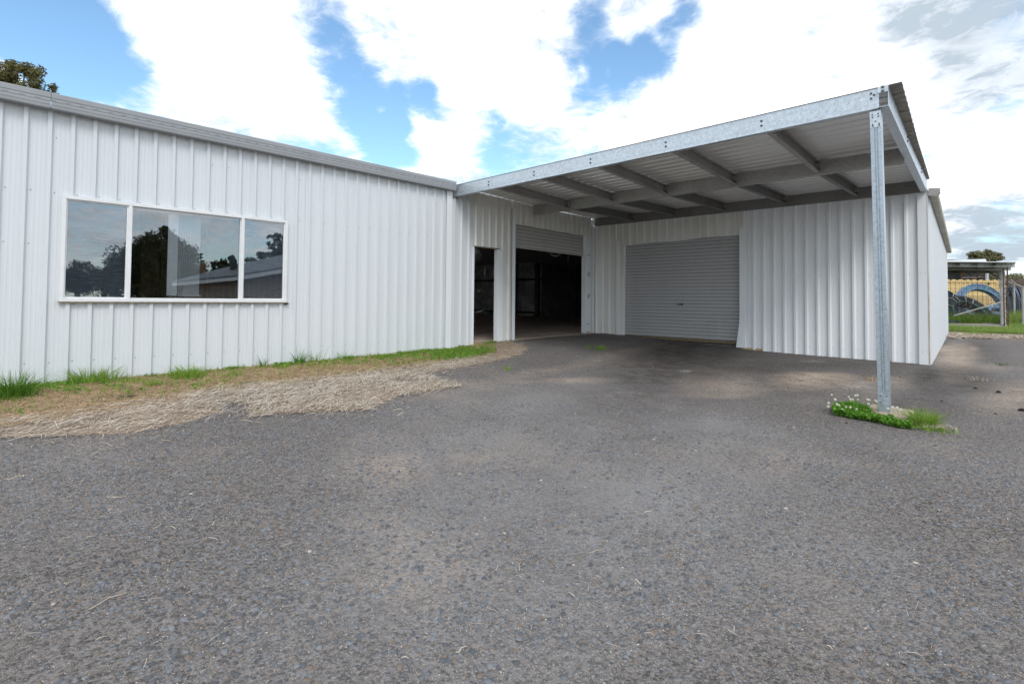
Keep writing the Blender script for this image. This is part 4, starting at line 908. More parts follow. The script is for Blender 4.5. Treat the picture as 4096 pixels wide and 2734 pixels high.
for X, Y in fl_px:
    base_ = G(min(max(X+rng.normal(0, 4), 1915), 2085), 948+(X-1915)*.13+rng.normal(0, 3)); g = ray(X*S, Y*S); D_ = (base_-CAM)@FW
    top_ = CAM+g*(D_/(g@FW)); r_ = .0125*(.75+.4*rng.random()); mb = MB(); V = []
    mb.tube([base_, (base_+top_)/2+np.array([.005, 0, .008]), top_-np.array([0, 0, r_*.6])], .0016, 5)
    nf = len(mb.f)
    for i in range(46):
        z = 1-2*(i+.5)/46; a = i*2.39996; rr = math.sqrt(1-z*z); n_ = np.array([rr*math.cos(a), rr*math.sin(a), z]); c = top_+n_*r_*np.array([1, 1, .85])
        s1 = np.cross(n_, [0, 0, 1.]); s1 /= np.linalg.norm(s1)+1e-9; tip = c+n_*r_*.28+np.array([0, 0, r_*.15]); mb.add([c-s1*r_*.2, c+s1*r_*.2, tip, c-np.cross(n_, s1)*r_*.22-n_*r_*.1], [(0, 1, 2), (0, 3, 1)])
    mb.tube([top_-np.array([0, 0, r_*.7]), top_, top_+np.array([0, 0, r_*.7])], [r_*.5, r_*.85, r_*.4], 8)
    o = mb.build('flower', [MAT['clover'], MAT['flower']], cl)
    mi = [0]*nf+[1]*(len(mb.f)-nf); o.data.polygons.foreach_set('material_index', mi)
tuft(G(2118, 975), 420, .105, .055, 'tall bright grass tuft at the right end of the post footing', 'grass', w_=.005)
tuft(G(2135, 985), 200, .035, .07, 'low sprawling grass at the far right of the post footing', 'grass', w_=.006)
n = 90; q = G(2150, 985)[:2]+rng.normal(0, .06, (n, 2)); straws('dry_grass', onz(q, .01), .06+.1*rng.random(n), np.full(n, .002), 'straw', .04); tag(bpy.data.objects['dry_grass'], 'wiry bleached dry grass beside the tuft at the post footing', 'dry grass')
for X, Y, h, lb_ in ((1998, 905, .22, 'taller thin green seed stalk standing in the clover next to the post'), (1985, 935, .13, 'shorter seed stalk in the clover, left of the taller one')):
    b_ = G(X-2, 950); tag(MB().tube([b_, b_+np.array([0, 0, h*.6]), b_+np.array([.015, .01, h])], [.0018, .0015, .0008], 4).build('grass_stalk', 'clover'), lb_, 'grass stalk', 'seed stalks in the clover')

# small loose things on the asphalt
def rock(X, Y, r, label):
    c = G(X, Y); n_ = 12; V = []
    for i in range(3):
        for j in range(6):
            a = j*1.047+i*.5; rr = r*(1, .85, .4)[i]*(1+rng.normal(0, .16)); V.append((c[0]+rr*math.cos(a), c[1]+rr*math.sin(a)*.8, c[2]+(0, .45, .8)[i]*r*(1+rng.normal(0, .1))-.002))
    mb = MB(); mb.add(V, [(i*6+j, i*6+(j+1) % 6, (i+1)*6+(j+1) % 6, (i+1)*6+j) for i in range(2) for j in range(6)]+[tuple(12+j for j in range(6))]); tag(mb.build('loose_stone', 'stone'), label, 'stone', 'loose black stones on the asphalt')
for X, Y, r, lb in [(1942, 970, .012, 'small black stone in front of the clover patch'), (2238, 891, .022, 'angular black stone right of the post, nearest the building corner'), (2290, 900, .03, 'larger black stone near the right edge'), (2283, 950, .02, 'black stone right of the tuft at the footing'),
                    (2345, 942, .035, 'flat black rubber scrap at the right edge of the picture'), (2065, 865, .014, 'black stone between post and building wall'), (2160, 920, .014, 'lone black stone midway right of the post'), (1523, 990, .010, 'tiny black stone in the middle of the asphalt'), (1112, 962, .011, 'black pebble below the straw drift tip')]: rock(X, Y, r, lb)
def twig(X0, Y0, X1, Y1, r, label, mat='straw', cat='twig'):
    r *= .6
    a, b = G(X0, Y0), G(X1, Y1); m_ = (a+b)/2+rng.normal(0, .012, 3)*np.array([1, 1, 0]); up = np.array([0, 0, r+.004])
    tag(MB().tube([a+up, (a+m_)/2+up*1.2+rng.normal(0, .004, 3), m_+up*1.5, b+up], [r*.6, r, r*.9, r*.4], 5).build('twig', mat), label, cat, 'dry twigs and stalks on the asphalt')
for a in [(1005, 846, 1100, 842, .004, 'pale forked stick on the asphalt below the verge end'), (1080, 846, 1112, 838, .003, 'short pale stick beside the forked one'), (10, 1100, 65, 1092, .005, 'dry stalk at the left edge of the asphalt'), (245, 1143, 290, 1140, .004, 'dry forked stalk on the left asphalt'),
          (250, 1148, 272, 1138, .003, 'short stalk crossing the forked one on the left'), (205, 1400, 290, 1362, .0035, 'long thin dry stalk lying bottom left'), (350, 1215, 372, 1203, .003, 'bleached curved stalk right of the white paint mark'), (370, 1010, 395, 1015, .004, 'pale stick just below the straw on the left'), (1045, 1500, 1072, 1485, .004, 'pale stick at bottom centre'),
          (1190, 855, 1230, 858, .003, 'dark bent twig before the doorway'), (1345, 1270, 1385, 1262, .003, 'thin dry stalk in the centre asphalt'), (1190, 1312, 1195, 1290, .003, 'short curved stalk lower centre')]: twig(*a)

# ------------------------------------------------------------------ seal stones (near the camera, individually modelled)
def chips(n, rmax, rmin, smin, smax, name):
    ang = TH+math.pi/2+ (rng.random(n)-.5)*1.75; rad = np.sqrt(rng.random(n)*(rmax**2-rmin**2)+rmin**2)
    P = np.column_stack([CAM[0]+rad*np.cos(ang), rad*np.sin(ang)]); ok = ~inpoly(P[:, 0], P[:, 1], straw_poly) & (P[:, 0] > .3) & (P[:, 1] < 10.8) & (fb(P[:, 0], P[:, 1], 3.3, 50) > .36+.12*rng.random(n)); P = P[ok]; n = len(P)
    sz = smin+(smax-smin)*rng.random(n)**2.0; z = gz(P[:, 0], P[:, 1])+(fb(P[:, 0], P[:, 1], 2.3, 5)-.5)*.018
    az = rng.random(n)*6.283; Vs = []
    asp = .55+.45*rng.random(n); tx, ty = rng.normal(0, .16, n), rng.normal(0, .16, n)
    for lvl, (sc, hz) in enumerate(((1.08, -.10), (.80, .36))):
        for k in range(6):
            a = k*1.0472; rr = sz*sc*(1+.28*np.sin(az*7+k*2.4+np.cos(az*13)*3)); x = rr*math.cos(a); y = rr*asp*math.sin(a)
            X = x*np.cos(az)-y*np.sin(az); Y = x*np.sin(az)+y*np.cos(az); Vs.append(np.column_stack([P[:, 0]+X, P[:, 1]+Y, z+sz*hz+X*tx+Y*ty]))
    V = np.stack(Vs, 1).reshape(-1, 3); o = np.arange(n)[:, None]*12
    me = bpy.data.meshes.new(name); quads = np.concatenate([o+np.array([[k, (k+1) % 6, 6+(k+1) % 6, 6+k]]) for k in range(6)], 0); tops = np.concatenate([o+np.array([[6, 7, 8, 9]]), o+np.array([[6, 9, 10, 11]])], 0)
    ob = quick(name, V, np.concatenate([quads, tops]), 'chip'); return tag(ob, 'grey stone chips standing proud of the worn asphalt seal', 'gravel', None, 'stuff')
chips(44000, 5.6, 1.1, .003, .0135, 'gravel')
m = M_('pale_grit'); m.pbr(m.mix(m.geo.outputs['Random Per Island'], (.42, .34, .26), (.75, .68, .58)), .8); MAT['chip'] = m.m
chips(34000, 6.5, 1.1, .0010, .0030, 'grit')['label'] = 'tiny pale sand grit lodged between the dark stones'

# ------------------------------------------------------------------ cobwebs in the doorway
cw = MB()
for k in range(90):
    u = .63+abs(rng.normal(0, .09)); z = 1.0-abs(rng.normal(0, .13)); 
    if (u-.63)/.32+(1.0-z)/.5 > 1: continue
    a = rng.random()*3.14; l_ = .02+.05*rng.random(); cw.tube([WE.P(u, -.02, z), WE.P(u+l_*math.cos(a), -.02+.01*rng.normal(), z-l_*math.sin(a))], .0009, 3)
for u0, z0_, u1, z1_ in ((.72, .14, .86, .20), (.73, -.23, .93, -.19), (.98, .62, .95, .48)): cw.tube([WE.P(u0, -.02, z0_), WE.P((u0+u1)/2, -.02, (z0_+z1_)/2-.01), WE.P(u1, -.02, z1_)], .0018, 4)
tag(cw.build('cobweb', 'cobweb'), 'torn grey cobweb across the upper left of the open doorway', 'cobweb')
rp = MB()
p0, p1 = np.array(WE.P(3.05, -.03, 1.10)), np.array(WE.P(3.5, -.03, 1.10)); rp.tube([p0+(p1-p0)*t_-np.array([0, 0, .09*4*t_*(1-t_)]) for t_ in np.linspace(0, 1, 9)], .005, 6)
tag(rp.build('rope', 'straw'), 'frayed rope looped under the raised roller door', 'rope')
rp = MB(); p0 = np.array(WE.P(3.8, -.03, 1.10)); rp.tube([p0, p0+np.array([0, .01, -.08]), p0+np.array([0, -.02, -.17])], .004, 5); tag(rp.build('rope', 'straw'), 'short frayed rope end hanging at the right of the raised roller door', 'rope')

# ------------------------------------------------------------------ far yard on the right
GR = -1.0
def g3(p): p = np.array(p, float); p[2] = float(gz(p[0], p[1])); return p
# slab of the timber carport
a, b, c, d_ = Q(-60, 1402, 22.6), Q(1068, 1408, 22.2), Q(1000, 1283, 28.2), Q(-60, 1270, 28.2)
slab = MB(); zt = -.985; V = [(p_[0], p_[1], z) for z in (zt-.25, zt) for p_ in (a, b, c, d_)]; slab.add(V, [(4, 5, 6, 7), (0, 1, 5, 4), (1, 2, 6, 5), (2, 3, 7, 6), (3, 0, 4, 7)])
tag(slab.build('concrete_slab', 'slab_far'), kind='structure')
cp = empty('timber_carport', g3(Q(980, 1300, 24)), 'weathered open timber lean-to with low metal roof beyond the shed', 'carport')
def fbar(name, p, q, w_, h, mat, par): return MB().bar(p, q, w_, h).build(name, mat, par)
fbar('beam', Q(-300, 325, 23), Q(1142, 338, 23), .07, .165, 'timber', cp)
fbar('beam', Q(-300, 395, 26.5), Q(1082, 398, 26.5), .07, .14, 'timber', cp)
# roof: slightly pitched sheet, black soffit
r1, r2, r3, r4 = Q(-320, 278, 22.6), Q(1172, 287, 22.6), Q(1085, 385, 28.6), Q(-320, 385, 28.6)
rm = MB(); up = np.array([0, 0, .05]); rm.add([r1, r2, r3, r4, r1+up, r2+up*.6, r3+up, r4+up], [(3, 2, 1, 0), (4, 5, 6, 7), (0, 1, 5, 4), (1, 2, 6, 5), (2, 3, 7, 6), (3, 0, 4, 7)])
rr_ = rm.build('roof', 'lightsteel', cp)
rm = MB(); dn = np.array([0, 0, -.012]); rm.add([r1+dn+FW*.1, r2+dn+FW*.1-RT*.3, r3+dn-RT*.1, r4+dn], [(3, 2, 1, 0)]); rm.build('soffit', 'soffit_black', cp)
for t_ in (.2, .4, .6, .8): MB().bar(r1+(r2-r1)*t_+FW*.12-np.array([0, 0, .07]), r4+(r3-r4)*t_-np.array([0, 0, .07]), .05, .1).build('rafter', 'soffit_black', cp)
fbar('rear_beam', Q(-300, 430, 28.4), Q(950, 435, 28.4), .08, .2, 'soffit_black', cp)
def fpost_(X, D, ytop, ybot, w_, mat, par, name='post'):
    p_ = Q(X, ybot, D); q_ = Q(X, ytop, D); q_[:2] = p_[:2]; return MB().bar(p_-np.array([0, 0, .03]), q_, w_, w_).build(name, mat, par)
fpost_(970, 24.3, 430, 1308, .15, 'timber', cp); fpost_(935, 27.5, 440, 1277, .12, 'timber', cp)
# steel batten column with rungs
rp_ = Q(1012, 1345, 23); rq_ = Q(1020, 310, 23); rq_[:2] = rp_[:2]
MB().bar(rp_-RT*.085, rq_-RT*.085, .035, .05).build('steel_angle', 'rust', cp); MB().bar(rp_+RT*.085, rq_+RT*.085, .035, .05).build('steel_angle', 'rust', cp)
MB().bar(rp_+FW*.03, rp_+FW*.03+np.array([0, 0, 2.0]), .15, .02).build('post_infill', 'shed_pale', cp)
for k in range(9):
    z = rp_[2]+.15+k*.215; MB().bar(rp_*[1, 1, 0]-RT*.09+np.array([0, 0, z])-FW*.02, rp_*[1, 1, 0]+RT*.09+np.array([0, 0, z])-FW*.02, .03, .025).build('batten', 'rust', cp)
fbar('brace', Q(760, 460, 27), Q(935, 580, 27), .05, .05, 'soffit_black', cp)
# grid mesh + netting + rails as one fence
fn = empty('mesh_fence', g3(Q(480, 1270, 26)), 'rusty square grid mesh panel across the open front of the lean-to', 'mesh fence')
gm = MB()
for X in range(-90, 940, 89): gm.bar(Q(X, 480 if X > 0 else 560, 26), Q(X+6, 1268, 26), .010, .010)
for Y in (590, 650, 715, 775, 838, 905, 970, 1035, 1100, 1165, 1232): gm.bar(Q(-120, Y, 26), Q(930, Y+2, 26), .009, .009)
gm.build('grid_wire', 'wire', fn)['kind'] = 'stuff'
nt_ = empty('chain_link_fence', g3(Q(480, 1180, 27)), 'dark diamond chain link netting in front of the stacked pipe coils', 'fence')
cm = MB(); D_ = 27.0
for k in range(-16, 60):
    X = k*24; 
    for sgn in (1, -1):
        x0 = X; y0_, y1_ = 840+max(0, (X-300))*0, 1180; x1 = X+sgn*340*.55*1.0
        cm.bar(Q(x0, y1_, D_), Q(x1, y0_, D_), .006, .006)
cm.build('diamond_wire', 'wire', nt_)['kind'] = 'stuff'
MB().tube([Q(150, 1162, 25), Q(925, 940, 26)], .035, 8).build('diagonal_pipe', 'galv_dull', nt_)
# shipping container
ct = empty('shipping_container', g3(Q(450, 1200, 33)), 'yellow ochre shipping container behind the pipe coils', 'container')
pR = Q(893, 1190, 33); pR[2] = -1.1; pL = pR-RT*6.0; H_ = 2.6
side = MB(); V = []; n_ = 0; kx = int(6.0/.28); prf = []
for k in range(kx): prf += [(k*.28, 0), (k*.28+.07, 0), (k*.28+.10, .035), (k*.28+.21, .035), (k*.28+.24, 0)]
prf = [p_ for p_ in prf if .12 < p_[0] < 5.88]; n_ = len(prf)
V = [pL+RT*u+FW*dd+np.array([0, 0, z]) for z in (.16, H_-.12) for u, dd in prf]; side.add(V, [(i, i+1, n_+i+1, n_+i) for i in range(n_-1)]); side.build('side_panel', 'container', ct)
for z0_, h_ in ((.08, .16), (H_-.06, .12)): MB().bar(pL+np.array([0, 0, z0_]), pR+np.array([0, 0, z0_]), .10, h_).build('rail', 'container', ct)
for e in (.06, 5.94): MB().bar(pL+RT*e, pL+RT*e+np.array([0, 0, H_]), .15, .15).build('corner_post', 'container', ct)
MB().add([pR+np.array([0, 0, .0]), pR+FW*2.4, pR+FW*2.4+np.array([0, 0, H_]), pR+np.array([0, 0, H_])], [(0, 1, 2, 3)]).build('end_panel', 'container', ct)
MB().add([pL+np.array([0, 0, H_]), pR+np.array([0, 0, H_]), pR+FW*2.4+np.array([0, 0, H_]), pL+FW*2.4+np.array([0, 0, H_])], [(0, 1, 2, 3)]).build('roof', 'container', ct)
rb_ = MB()
for k in range(14): rb_.bar(pL+RT*(.2+k*.42)+np.array([0, 0, H_+.02])+FW*.02, pL+RT*(.42+k*.42)+np.array([0, 0, H_+.02])+FW*.02, .04, .05)
rb_.build('roof_ridge', 'container', ct); MB().bar(Q(710, 640, 32.9), Q(735, 642, 32.9), .03, .13).build('vent', 'black', ct)
# pale building with open framed top behind the container
pb = empty('pale_warehouse', g3(Q(400, 1150, 45)), 'pale roofed warehouse with open framed upper wall, its shade painted dark, behind the container', 'warehouse')
a1 = Q(-300, 262, 45); a2 = Q(670, 228, 45); a3 = Q(690, 275, 43.5); a4 = Q(-300, 290, 43.5)
MB().add([a4, a3, a2, a1]+[p_-np.array([0, 0, .06]) for p_ in (a4, a3, a2, a1)], [(0, 1, 2, 3), (7, 6, 5, 4), (0, 4, 5, 1), (1, 5, 6, 2)]).build('roof', 'lightsteel', pb)
w1, w2 = Q(-300, 290, 45), Q(705, 290, 45); MB().add([w1*[1, 1, 0]+np.array([0, 0, -1.1]), w2*[1, 1, 0]+np.array([0, 0, -1.1]), w2*[1, 1, 0]+np.array([0, 0, 3.8]), w1*[1, 1, 0]+np.array([0, 0, 3.8])]+[w1*[1, 1, 0]+FW*6+np.array([0, 0, -1.1]), w2*[1, 1, 0]+FW*6+np.array([0, 0, -1.1]), w2*[1, 1, 0]+FW*6+np.array([0, 0, 3.8]), w1*[1, 1, 0]+FW*6+np.array([0, 0, 3.8])],
    [(0, 1, 2, 3), (1, 5, 6, 2), (5, 4, 7, 6), (3, 2, 6, 7)]).build('wall', plain('open_bay_shade', (.05, .052, .055), .8, 0, .4, 2), pb)  # dark surface stands in for the shaded inside of the open frame
fs = Q(275, 450, 44.7)
for X in (275, 665): MB().bar(Q(X, 440, 44.6), Q(X, 600, 44.6), .24, .1).build('frame_post', 'rust', pb)
MB().bar(Q(285, 535, 44.5), Q(690, 530, 44.5), .05, .06).build('rail', 'galv_dark', pb)
MB().bar(Q(285, 465, 44.5), Q(480, 575, 44.5), .07, .07).build('cross_brace', 'rust', pb); MB().bar(Q(455, 575, 44.45), Q(650, 460, 44.45), .07, .07).build('cross_brace', 'rust', pb)
MB().tube([Q(690, 440, 44.3), Q(692, 600, 44.3)], .12, 8).build('downpipe', 'lightsteel', pb)
# dark fence board wall at far right
bw_ = Q(1100, 760, 40); MB_ = MB(); MB_.bar(Q(1040, 950, 40), Q(1600, 950, 40), .1, 3.6)
tag(MB_.build('boundary_wall', plain('red_brown_wall', (.13, .10, .085), .9, 0, .4, 2)), 'dull brown boundary wall far behind the pipe coils at the right edge', 'wall')

# pipe coils: bundles of strands
def coil(name, c, rx, rz, tilt, yaw, thick, depth, n_str, mat, label, squash=.35, ties=(), tmat='tie_w', a0=0, a1=2*math.pi):
    c = np.array(c, float); root = empty(name, c, label, 'pipe coil', 'coils of poly pipe stacked behind the fence')
    U = RT*math.cos(yaw)+FW*math.sin(yaw); Nn = -RT*math.sin(yaw)+FW*math.cos(yaw)
    Vv = np.array([0, 0, 1])*math.cos(tilt)+Nn*math.sin(tilt); Wv = np.array([0, 0, 1])*(-math.sin(tilt))+Nn*math.cos(tilt)
    def pt(a, dr, dw):
        z = math.sin(a); z = z if z > 0 else z*squash; k = rz+dr if z > 0 else rz+dr
        return c+U*(rx+dr)*math.cos(a)+Vv*k*z+Wv*dw
    mb = MB(); rad = thick/math.sqrt(n_str)*.62*math.sqrt(max(depth/thick, .3))
    rows = max(2, round(math.sqrt(n_str*thick/depth))); cols = max(1, round(n_str/rows)); rr = min(thick/rows, depth/cols)*.5
    A = np.linspace(a0, a1, 49)
    for i in range(rows):
        for j in range(cols):
            dr = (i+.5)/rows*thick-thick/2; dw = (j+.5)/cols*depth-depth/2+(rr if i % 2 else 0)*.5; ph = rng.random(3)*6.28
            mb.tube([pt(a, dr+.012*math.sin(2*a+ph[0]), dw+.02*math.sin(3*a+ph[1])) for a in A], rr*.93, 6, cap=False)
    o = mb.build('strands', mat, root, True); o['kind'] = 'stuff'
    for a in ties:
        t2 = MB(); ring = []
        for q_ in np.linspace(0, 2*math.pi, 13): ring.append(pt(a, (thick/2+.02)*math.cos(q_), (depth/2+.02)*math.sin(q_)))
        t2.tube(ring, .022, 4, cap=False); t2.build('tie', tmat, root)
    return root
coil('pipe_coil', Q(595, 960, 31.5), 1.20, 1.02, .35, 0, .36, .35, 26, 'pipe_blue', 'largest pale blue pipe coil standing against the yellow container', .8, (2.15, 1.15, .3), 'tie_t')
coil('pipe_coil', Q(405, 1172, 28.6), .98, 1.08, .72, 0, .50, .42, 32, 'pipe_green', 'black pipe coil with green stripes in the middle front', .1, (2.6, 1.75, .95, 2.0, 1.3), 'tie_w')
coil('pipe_coil', Q(10, 1080, 30), .95, 1.05, .3, .2, .50, .4, 30, 'pipe_dark', 'dark blue pipe coil half hidden by the shed wall', .4, (1.3, .9), 'tie_w')
coil('pipe_coil', Q(330, 1180, 30.6), .55, .55, .9, .3, .3, .3, 14, 'pipe_blue', 'small flat blue pipe coil lying behind the black one', .3, (1.5,), 'tie_w')
coil('pipe_coil', Q(900, 1130, 30.2), .55, .62, 1.0, -.3, .35, .3, 16, 'pipe_blue', 'blue pipe coil lying low against the posts', .3, (1.9,), 'tie_w')
coil('pipe_coil', Q(1090, 1050, 28.5), .45, .95, .15, 1.2, .3, .4, 20, 'pipe_blue', 'blue pipe coil standing edge-on right of the carport post', .6, (1.0,), 'tie_w')
coil('pipe_coil', Q(1172, 1040, 28), .30, 1.05, .1, 1.3, .3, .3, 18, 'pipe_dark', 'dark blue pipe coil standing edge-on beside the fence post', .6, (1.0,), 'tie_w')
MB2 = MB(); p_ = [Q(X, Y, D) for X, Y, D in ((20, 1262, 25.5), (180, 1268, 25.4), (240, 1272, 25.3))]; MB2.tube(p_, .025, 6); MB2.tube([q_+np.array([0, 0, .05]) for q_ in p_], .02, 6)
tag(MB2.build('loose_pipe', 'pipe_dark'), 'short loose dark pipes lying on the slab by the shed wall', 'pipe')
MB2 = MB(); MB2.tube([Q(X, Y, D) for X, Y, D in ((640, 1280, 25), (760, 1290, 24.4), (860, 1305, 23.8), (940, 1320, 23.4), (1000, 1325, 23.2))], .02, 6); tag(MB2.build('loose_pipe', 'pipe_dark'), 'curved loose pipe on the slab near the post', 'pipe')
# galvanised fence posts with outrigger arms
for X, Yt, Yb, D, mt, lb in ((1145, 625, 1188, 27, 'galv_dull', 'galvanised fence post with bent barbed wire arm, left of the two'), (1292, 672, 1200, 24, 'galv_dull', 'galvanised fence post cut by the right edge of the picture'), (1222, 760, 1150, 30, 'rust', 'rusty thin fence post between the two galvanised ones'), (1060, 690, 1100, 33, 'galv_dull', 'distant fence post with bent arm behind the steel column')):
    fp = empty('fence_post', g3(Q(X, Yb, D)), lb, 'fence post', 'fence posts at the right edge'); p_ = Q(X, Yb, D); p_[2] = float(gz(p_[0], p_[1])); q_ = Q(X, Yt, D); q_[:2] = p_[:2]
    MB().tube([p_, q_], .05 if mt != 'rust' else .035, 8).build('pole', mt, fp); MB().tube([q_-np.array([0, 0, .06]), q_-RT*.30+np.array([0, 0, .06]), q_-RT*.55+np.array([0, 0, .28])][::1], .03, 6).build('arm', mt, fp)
wr = MB()
for dy in (0, 22, 48): wr.tube([Q(1030, 640+dy, 29), Q(1145, 650+dy, 27), Q(1320, 655+dy, 23.5)], .008, 4)
tag(wr.build('barbed_wire', 'wire'), 'thin barbed wire strands strung between the fence posts', 'wire')

# lawn
n = 90000; q = np.column_stack([3.5+rng.random(n)*9, 25.6+rng.random(n)**1.6*16]); okk = ~((q[:, 0] < b[0]) & (q[:, 1] > min(a[1], b[1])-.0) & (q[:, 1] < c[1])); 
slab_poly = [tuple(p_[:2]) for p_ in (a, b, c, d_)]; okk = ~inpoly(q[:, 0], q[:, 1], slab_poly); q = q[okk]; n = len(q)
lf = (q[:, 1]-25.6)/8; blades('lawn', onz(q), (.05+.12*rng.random(n))*np.clip(.55+lf, .6, 1.5), np.full(n, .016), 'grass_field', .6); tag(bpy.data.objects['lawn'], 'bright green lawn beyond the asphalt around the carport slab', 'grass')
for X, Y, sp2_, n, h, lb in ((100, 1400, .5, 900, .28, 'bushy grass clump at the far end of the shed wall'), (520, 1480, .2, 200, .15, 'small isolated grass clump in front of the slab'), (900, 1410, .7, 700, .16, 'low grass growing along the front edge of the slab')):
    p_ = Q(X, Y, 20); p_ = G(3780+X/4.1266, 980+Y/4.1266, True); t3 = p_+np.column_stack([rng.normal(0, 1, (n, 2))@np.array([RT[:2]*sp2_, FW[:2]*.25]), np.zeros(n)]); t3[:, 2] = gz(t3[:, 0], t3[:, 1])
    tag(blades('grass_clump', t3, h*(.4+.6*rng.random(n)), np.full(n, .014), 'grass_field', .7, kind=None), lb, 'grass clump', 'grass clumps around the slab')
n = 3200; q = np.column_stack([rng.random(n), rng.random(n)]); P_ = np.array([Q(40+900*u, 1180, 27.5+1.6*v) for u, v in q]); P_[:, 2] = gz(P_[:, 0], P_[:, 1]); blades('long_grass', P_, .25+.45*rng.random(n), np.full(n, .015), 'grass', .5); tag(bpy.data.objects['long_grass'], 'long green grass growing up through the pipe coils', 'grass')
n = 2600; q = rng.random((n, 2)); P_ = np.array([Q(1060+350*u, 1190, 25.5+4*v) for u, v in q]); P_[:, 2] = gz(P_[:, 0], P_[:, 1]); blades('long_grass', P_, .3+.6*rng.random(n), np.full(n, .016), 'grass_field', .5); tag(bpy.data.objects['long_grass.001'], 'tall pale grass along the boundary fence at the right edge', 'grass')

# ------------------------------------------------------------------ trees
def tree(name, base, clumps, mat, label, leaf=.16, per=650, trunk_r=.25, seed=1, cat='tree', group=None, droop=0., flat=.75):
    """clumps: list of (centre xyz, radius)"""
    r = np.random.default_rng(seed); base = np.array(base, float); root = empty(name, base, label, cat, group)
    Cs = []
    for c, rad in clumps:
        m_ = int(per*rad**2); d = r.normal(size=(m_, 3)); d /= np.linalg.norm(d, axis=1)[:, None]; sub = r.normal(size=(max(4, int(rad*7)), 3)); sub /= np.linalg.norm(sub, axis=1)[:, None]
        cc = sub[r.integers(0, len(sub), m_)]*rad*.72; q_ = cc+d*(rad*.42)*r.random(m_)[:, None]**.5; q_[:, 2] *= flat; Cs.append(np.array(c)+q_)
    C = np.concatenate(Cs); n = len(C); N_ = r.normal(size=(n, 3)); N_ /= np.linalg.norm(N_, axis=1)[:, None]; A_ = np.cross(N_, r.normal(size=(n, 3))); A_ /= np.linalg.norm(A_, axis=1)[:, None]; A_[:, 2] -= droop; B_ = np.cross(N_, A_)
    s_ = leaf*(.5+.8*r.random(n))[:, None]; V = np.stack([C-A_*s_, C-B_*s_*.35, C+A_*s_, C+B_*s_*.35], 1).reshape(-1, 3); Fa = np.arange(n*4).reshape(-1, 4)
    o = quick('crown', V, Fa, mat, root); o['kind'] = 'stuff'
    mb = MB(); top = np.mean([c for c, _ in clumps], axis=0); fork = base+(top-base)*.55; mb.tube([base, base+(fork-base)*.5+r.normal(0, .1, 3), fork], [trunk_r, trunk_r*.8, trunk_r*.6], 8)
    for c, rad in clumps: c = np.array(c); mb.tube([fork, (fork+c)/2+r.normal(0, .2, 3), c+np.array([0, 0, rad*.3])], [trunk_r*.45, trunk_r*.3, trunk_r*.08], 6)
    mb.build('trunk', 'bark', root, True); return root
# gum tree behind the office roof (top left)
D_ = 38; f = lambda X, Y, D=D_: PD(X*S, Y*S, D)
cl_ = [(f(20, 165), 1.15), (f(60, 160), 1.1), (f(40, 195), 1.3), (f(88, 178), .85), (f(105, 200), .75), (f(0, 190), 1.3), (f(75, 215), 1.2), (f(-40, 180), 1.5), (f(110, 225), .7), (f(30, 230), 1.6), (f(-30, 240), 1.6)]
bs = f(20, 300); bs[2] = -1.2; tree('gum_tree', bs, cl_, 'euc', 'olive brown gum tree rising behind the roof at top left', .14, 620, .35, 3, group='trees beyond the buildings')
f3 = lambda X, Y, D: Q(X, Y, D)
def cl3(lst, D, k): return [(f3(X, Y, D+random.uniform(-1, 1)), r) for X, Y, r in lst]
bs = f3(680, 300, 75); bs[2] = -1; tree('gum_tree', bs, cl3([(440, 215, .9), (500, 180, 1.1), (545, 190, 1.0), (640, 165, 1.25), (700, 170, 1.2), (760, 185, 1.2), (830, 190, .9), (885, 195, .7), (760, 240, 1.3), (820, 250, 1.1), (700, 260, 1.4), (560, 250, 1.2)], 75, 1), 'euc_far', 'spreading gum tree crown above the far warehouse roof', .17, 420, .4, 5, group='trees beyond the buildings', flat=.6)
bs = f3(800, 600, 62); bs[2] = -1; tree('gum_tree', bs, cl3([(760, 510, .9), (830, 500, 1.0), (880, 530, .8), (800, 560, 1.1), (860, 590, 1.0), (740, 560, .9)], 62, 1), 'euc_far', 'gum tree seen under the carport roof beside its corner post', .15, 420, .3, 6, group='trees beyond the buildings')
bs = f3(1130, 760, 66); bs[2] = -1; tree('gum_tree', bs, cl3([(1060, 590, 1.1), (1120, 580, 1.2), (1180, 610, 1.0), (1100, 650, 1.5), (1170, 690, 1.3), (1060, 700, 1.5), (1230, 740, 1.3), (1300, 760, 1.4)], 66, 1), 'euc_far', 'rounded gum tree behind the fence posts at the right edge', .15, 420, .3, 7, group='trees beyond the buildings')

# ------------------------------------------------------------------ what the window mirrors (behind and beside the camera)
def mir(X, Y, D):
    """window-crop pixel (200,750 origin, x2.349) -> real point whose mirror image lies there"""
    g = ray(200+X/2.349, 750+Y/2.349); p_ = CAM+g*(D/(g@FW)); return np.array([-p_[0], p_[1], p_[2]])
D_ = 34
cl_ = [(mir(1050, 490, D_), 1.1), (mir(1040, 560, D_), 1.7), (mir(1060, 640, D_), 2.2), (mir(960, 640, D_), 1.5), (mir(880, 650, D_), 1.6), (mir(820, 660, D_), 1.5), (mir(1000, 740, D_), 2.6), (mir(880, 760, D_), 2.5), (mir(1120, 720, D_), 2.2), (mir(1200, 700, D_), 1.8), (mir(1180, 600, D_), 1.1), (mir(1130, 540, D_), 1.0),
       (mir(780, 780, D_), 2.4), (mir(1260, 780, D_), 2.0), (mir(950, 900, D_), 3.0), (mir(800, 920, D_), 2.8), (mir(1120, 880, D_), 3.0), (mir(1300, 870, D_), 1.6)]
bs = mir(1050, 1000, D_); bs[2] = -1.2; cl_ = [(c, r*.72) for c, r in cl_]; tree('cypress_tree', bs, cl_, 'conifer', 'dark green cypress mirrored in the middle window pane', .13, 700, .4, 9, group='trees mirrored in the window', flat=1.1)
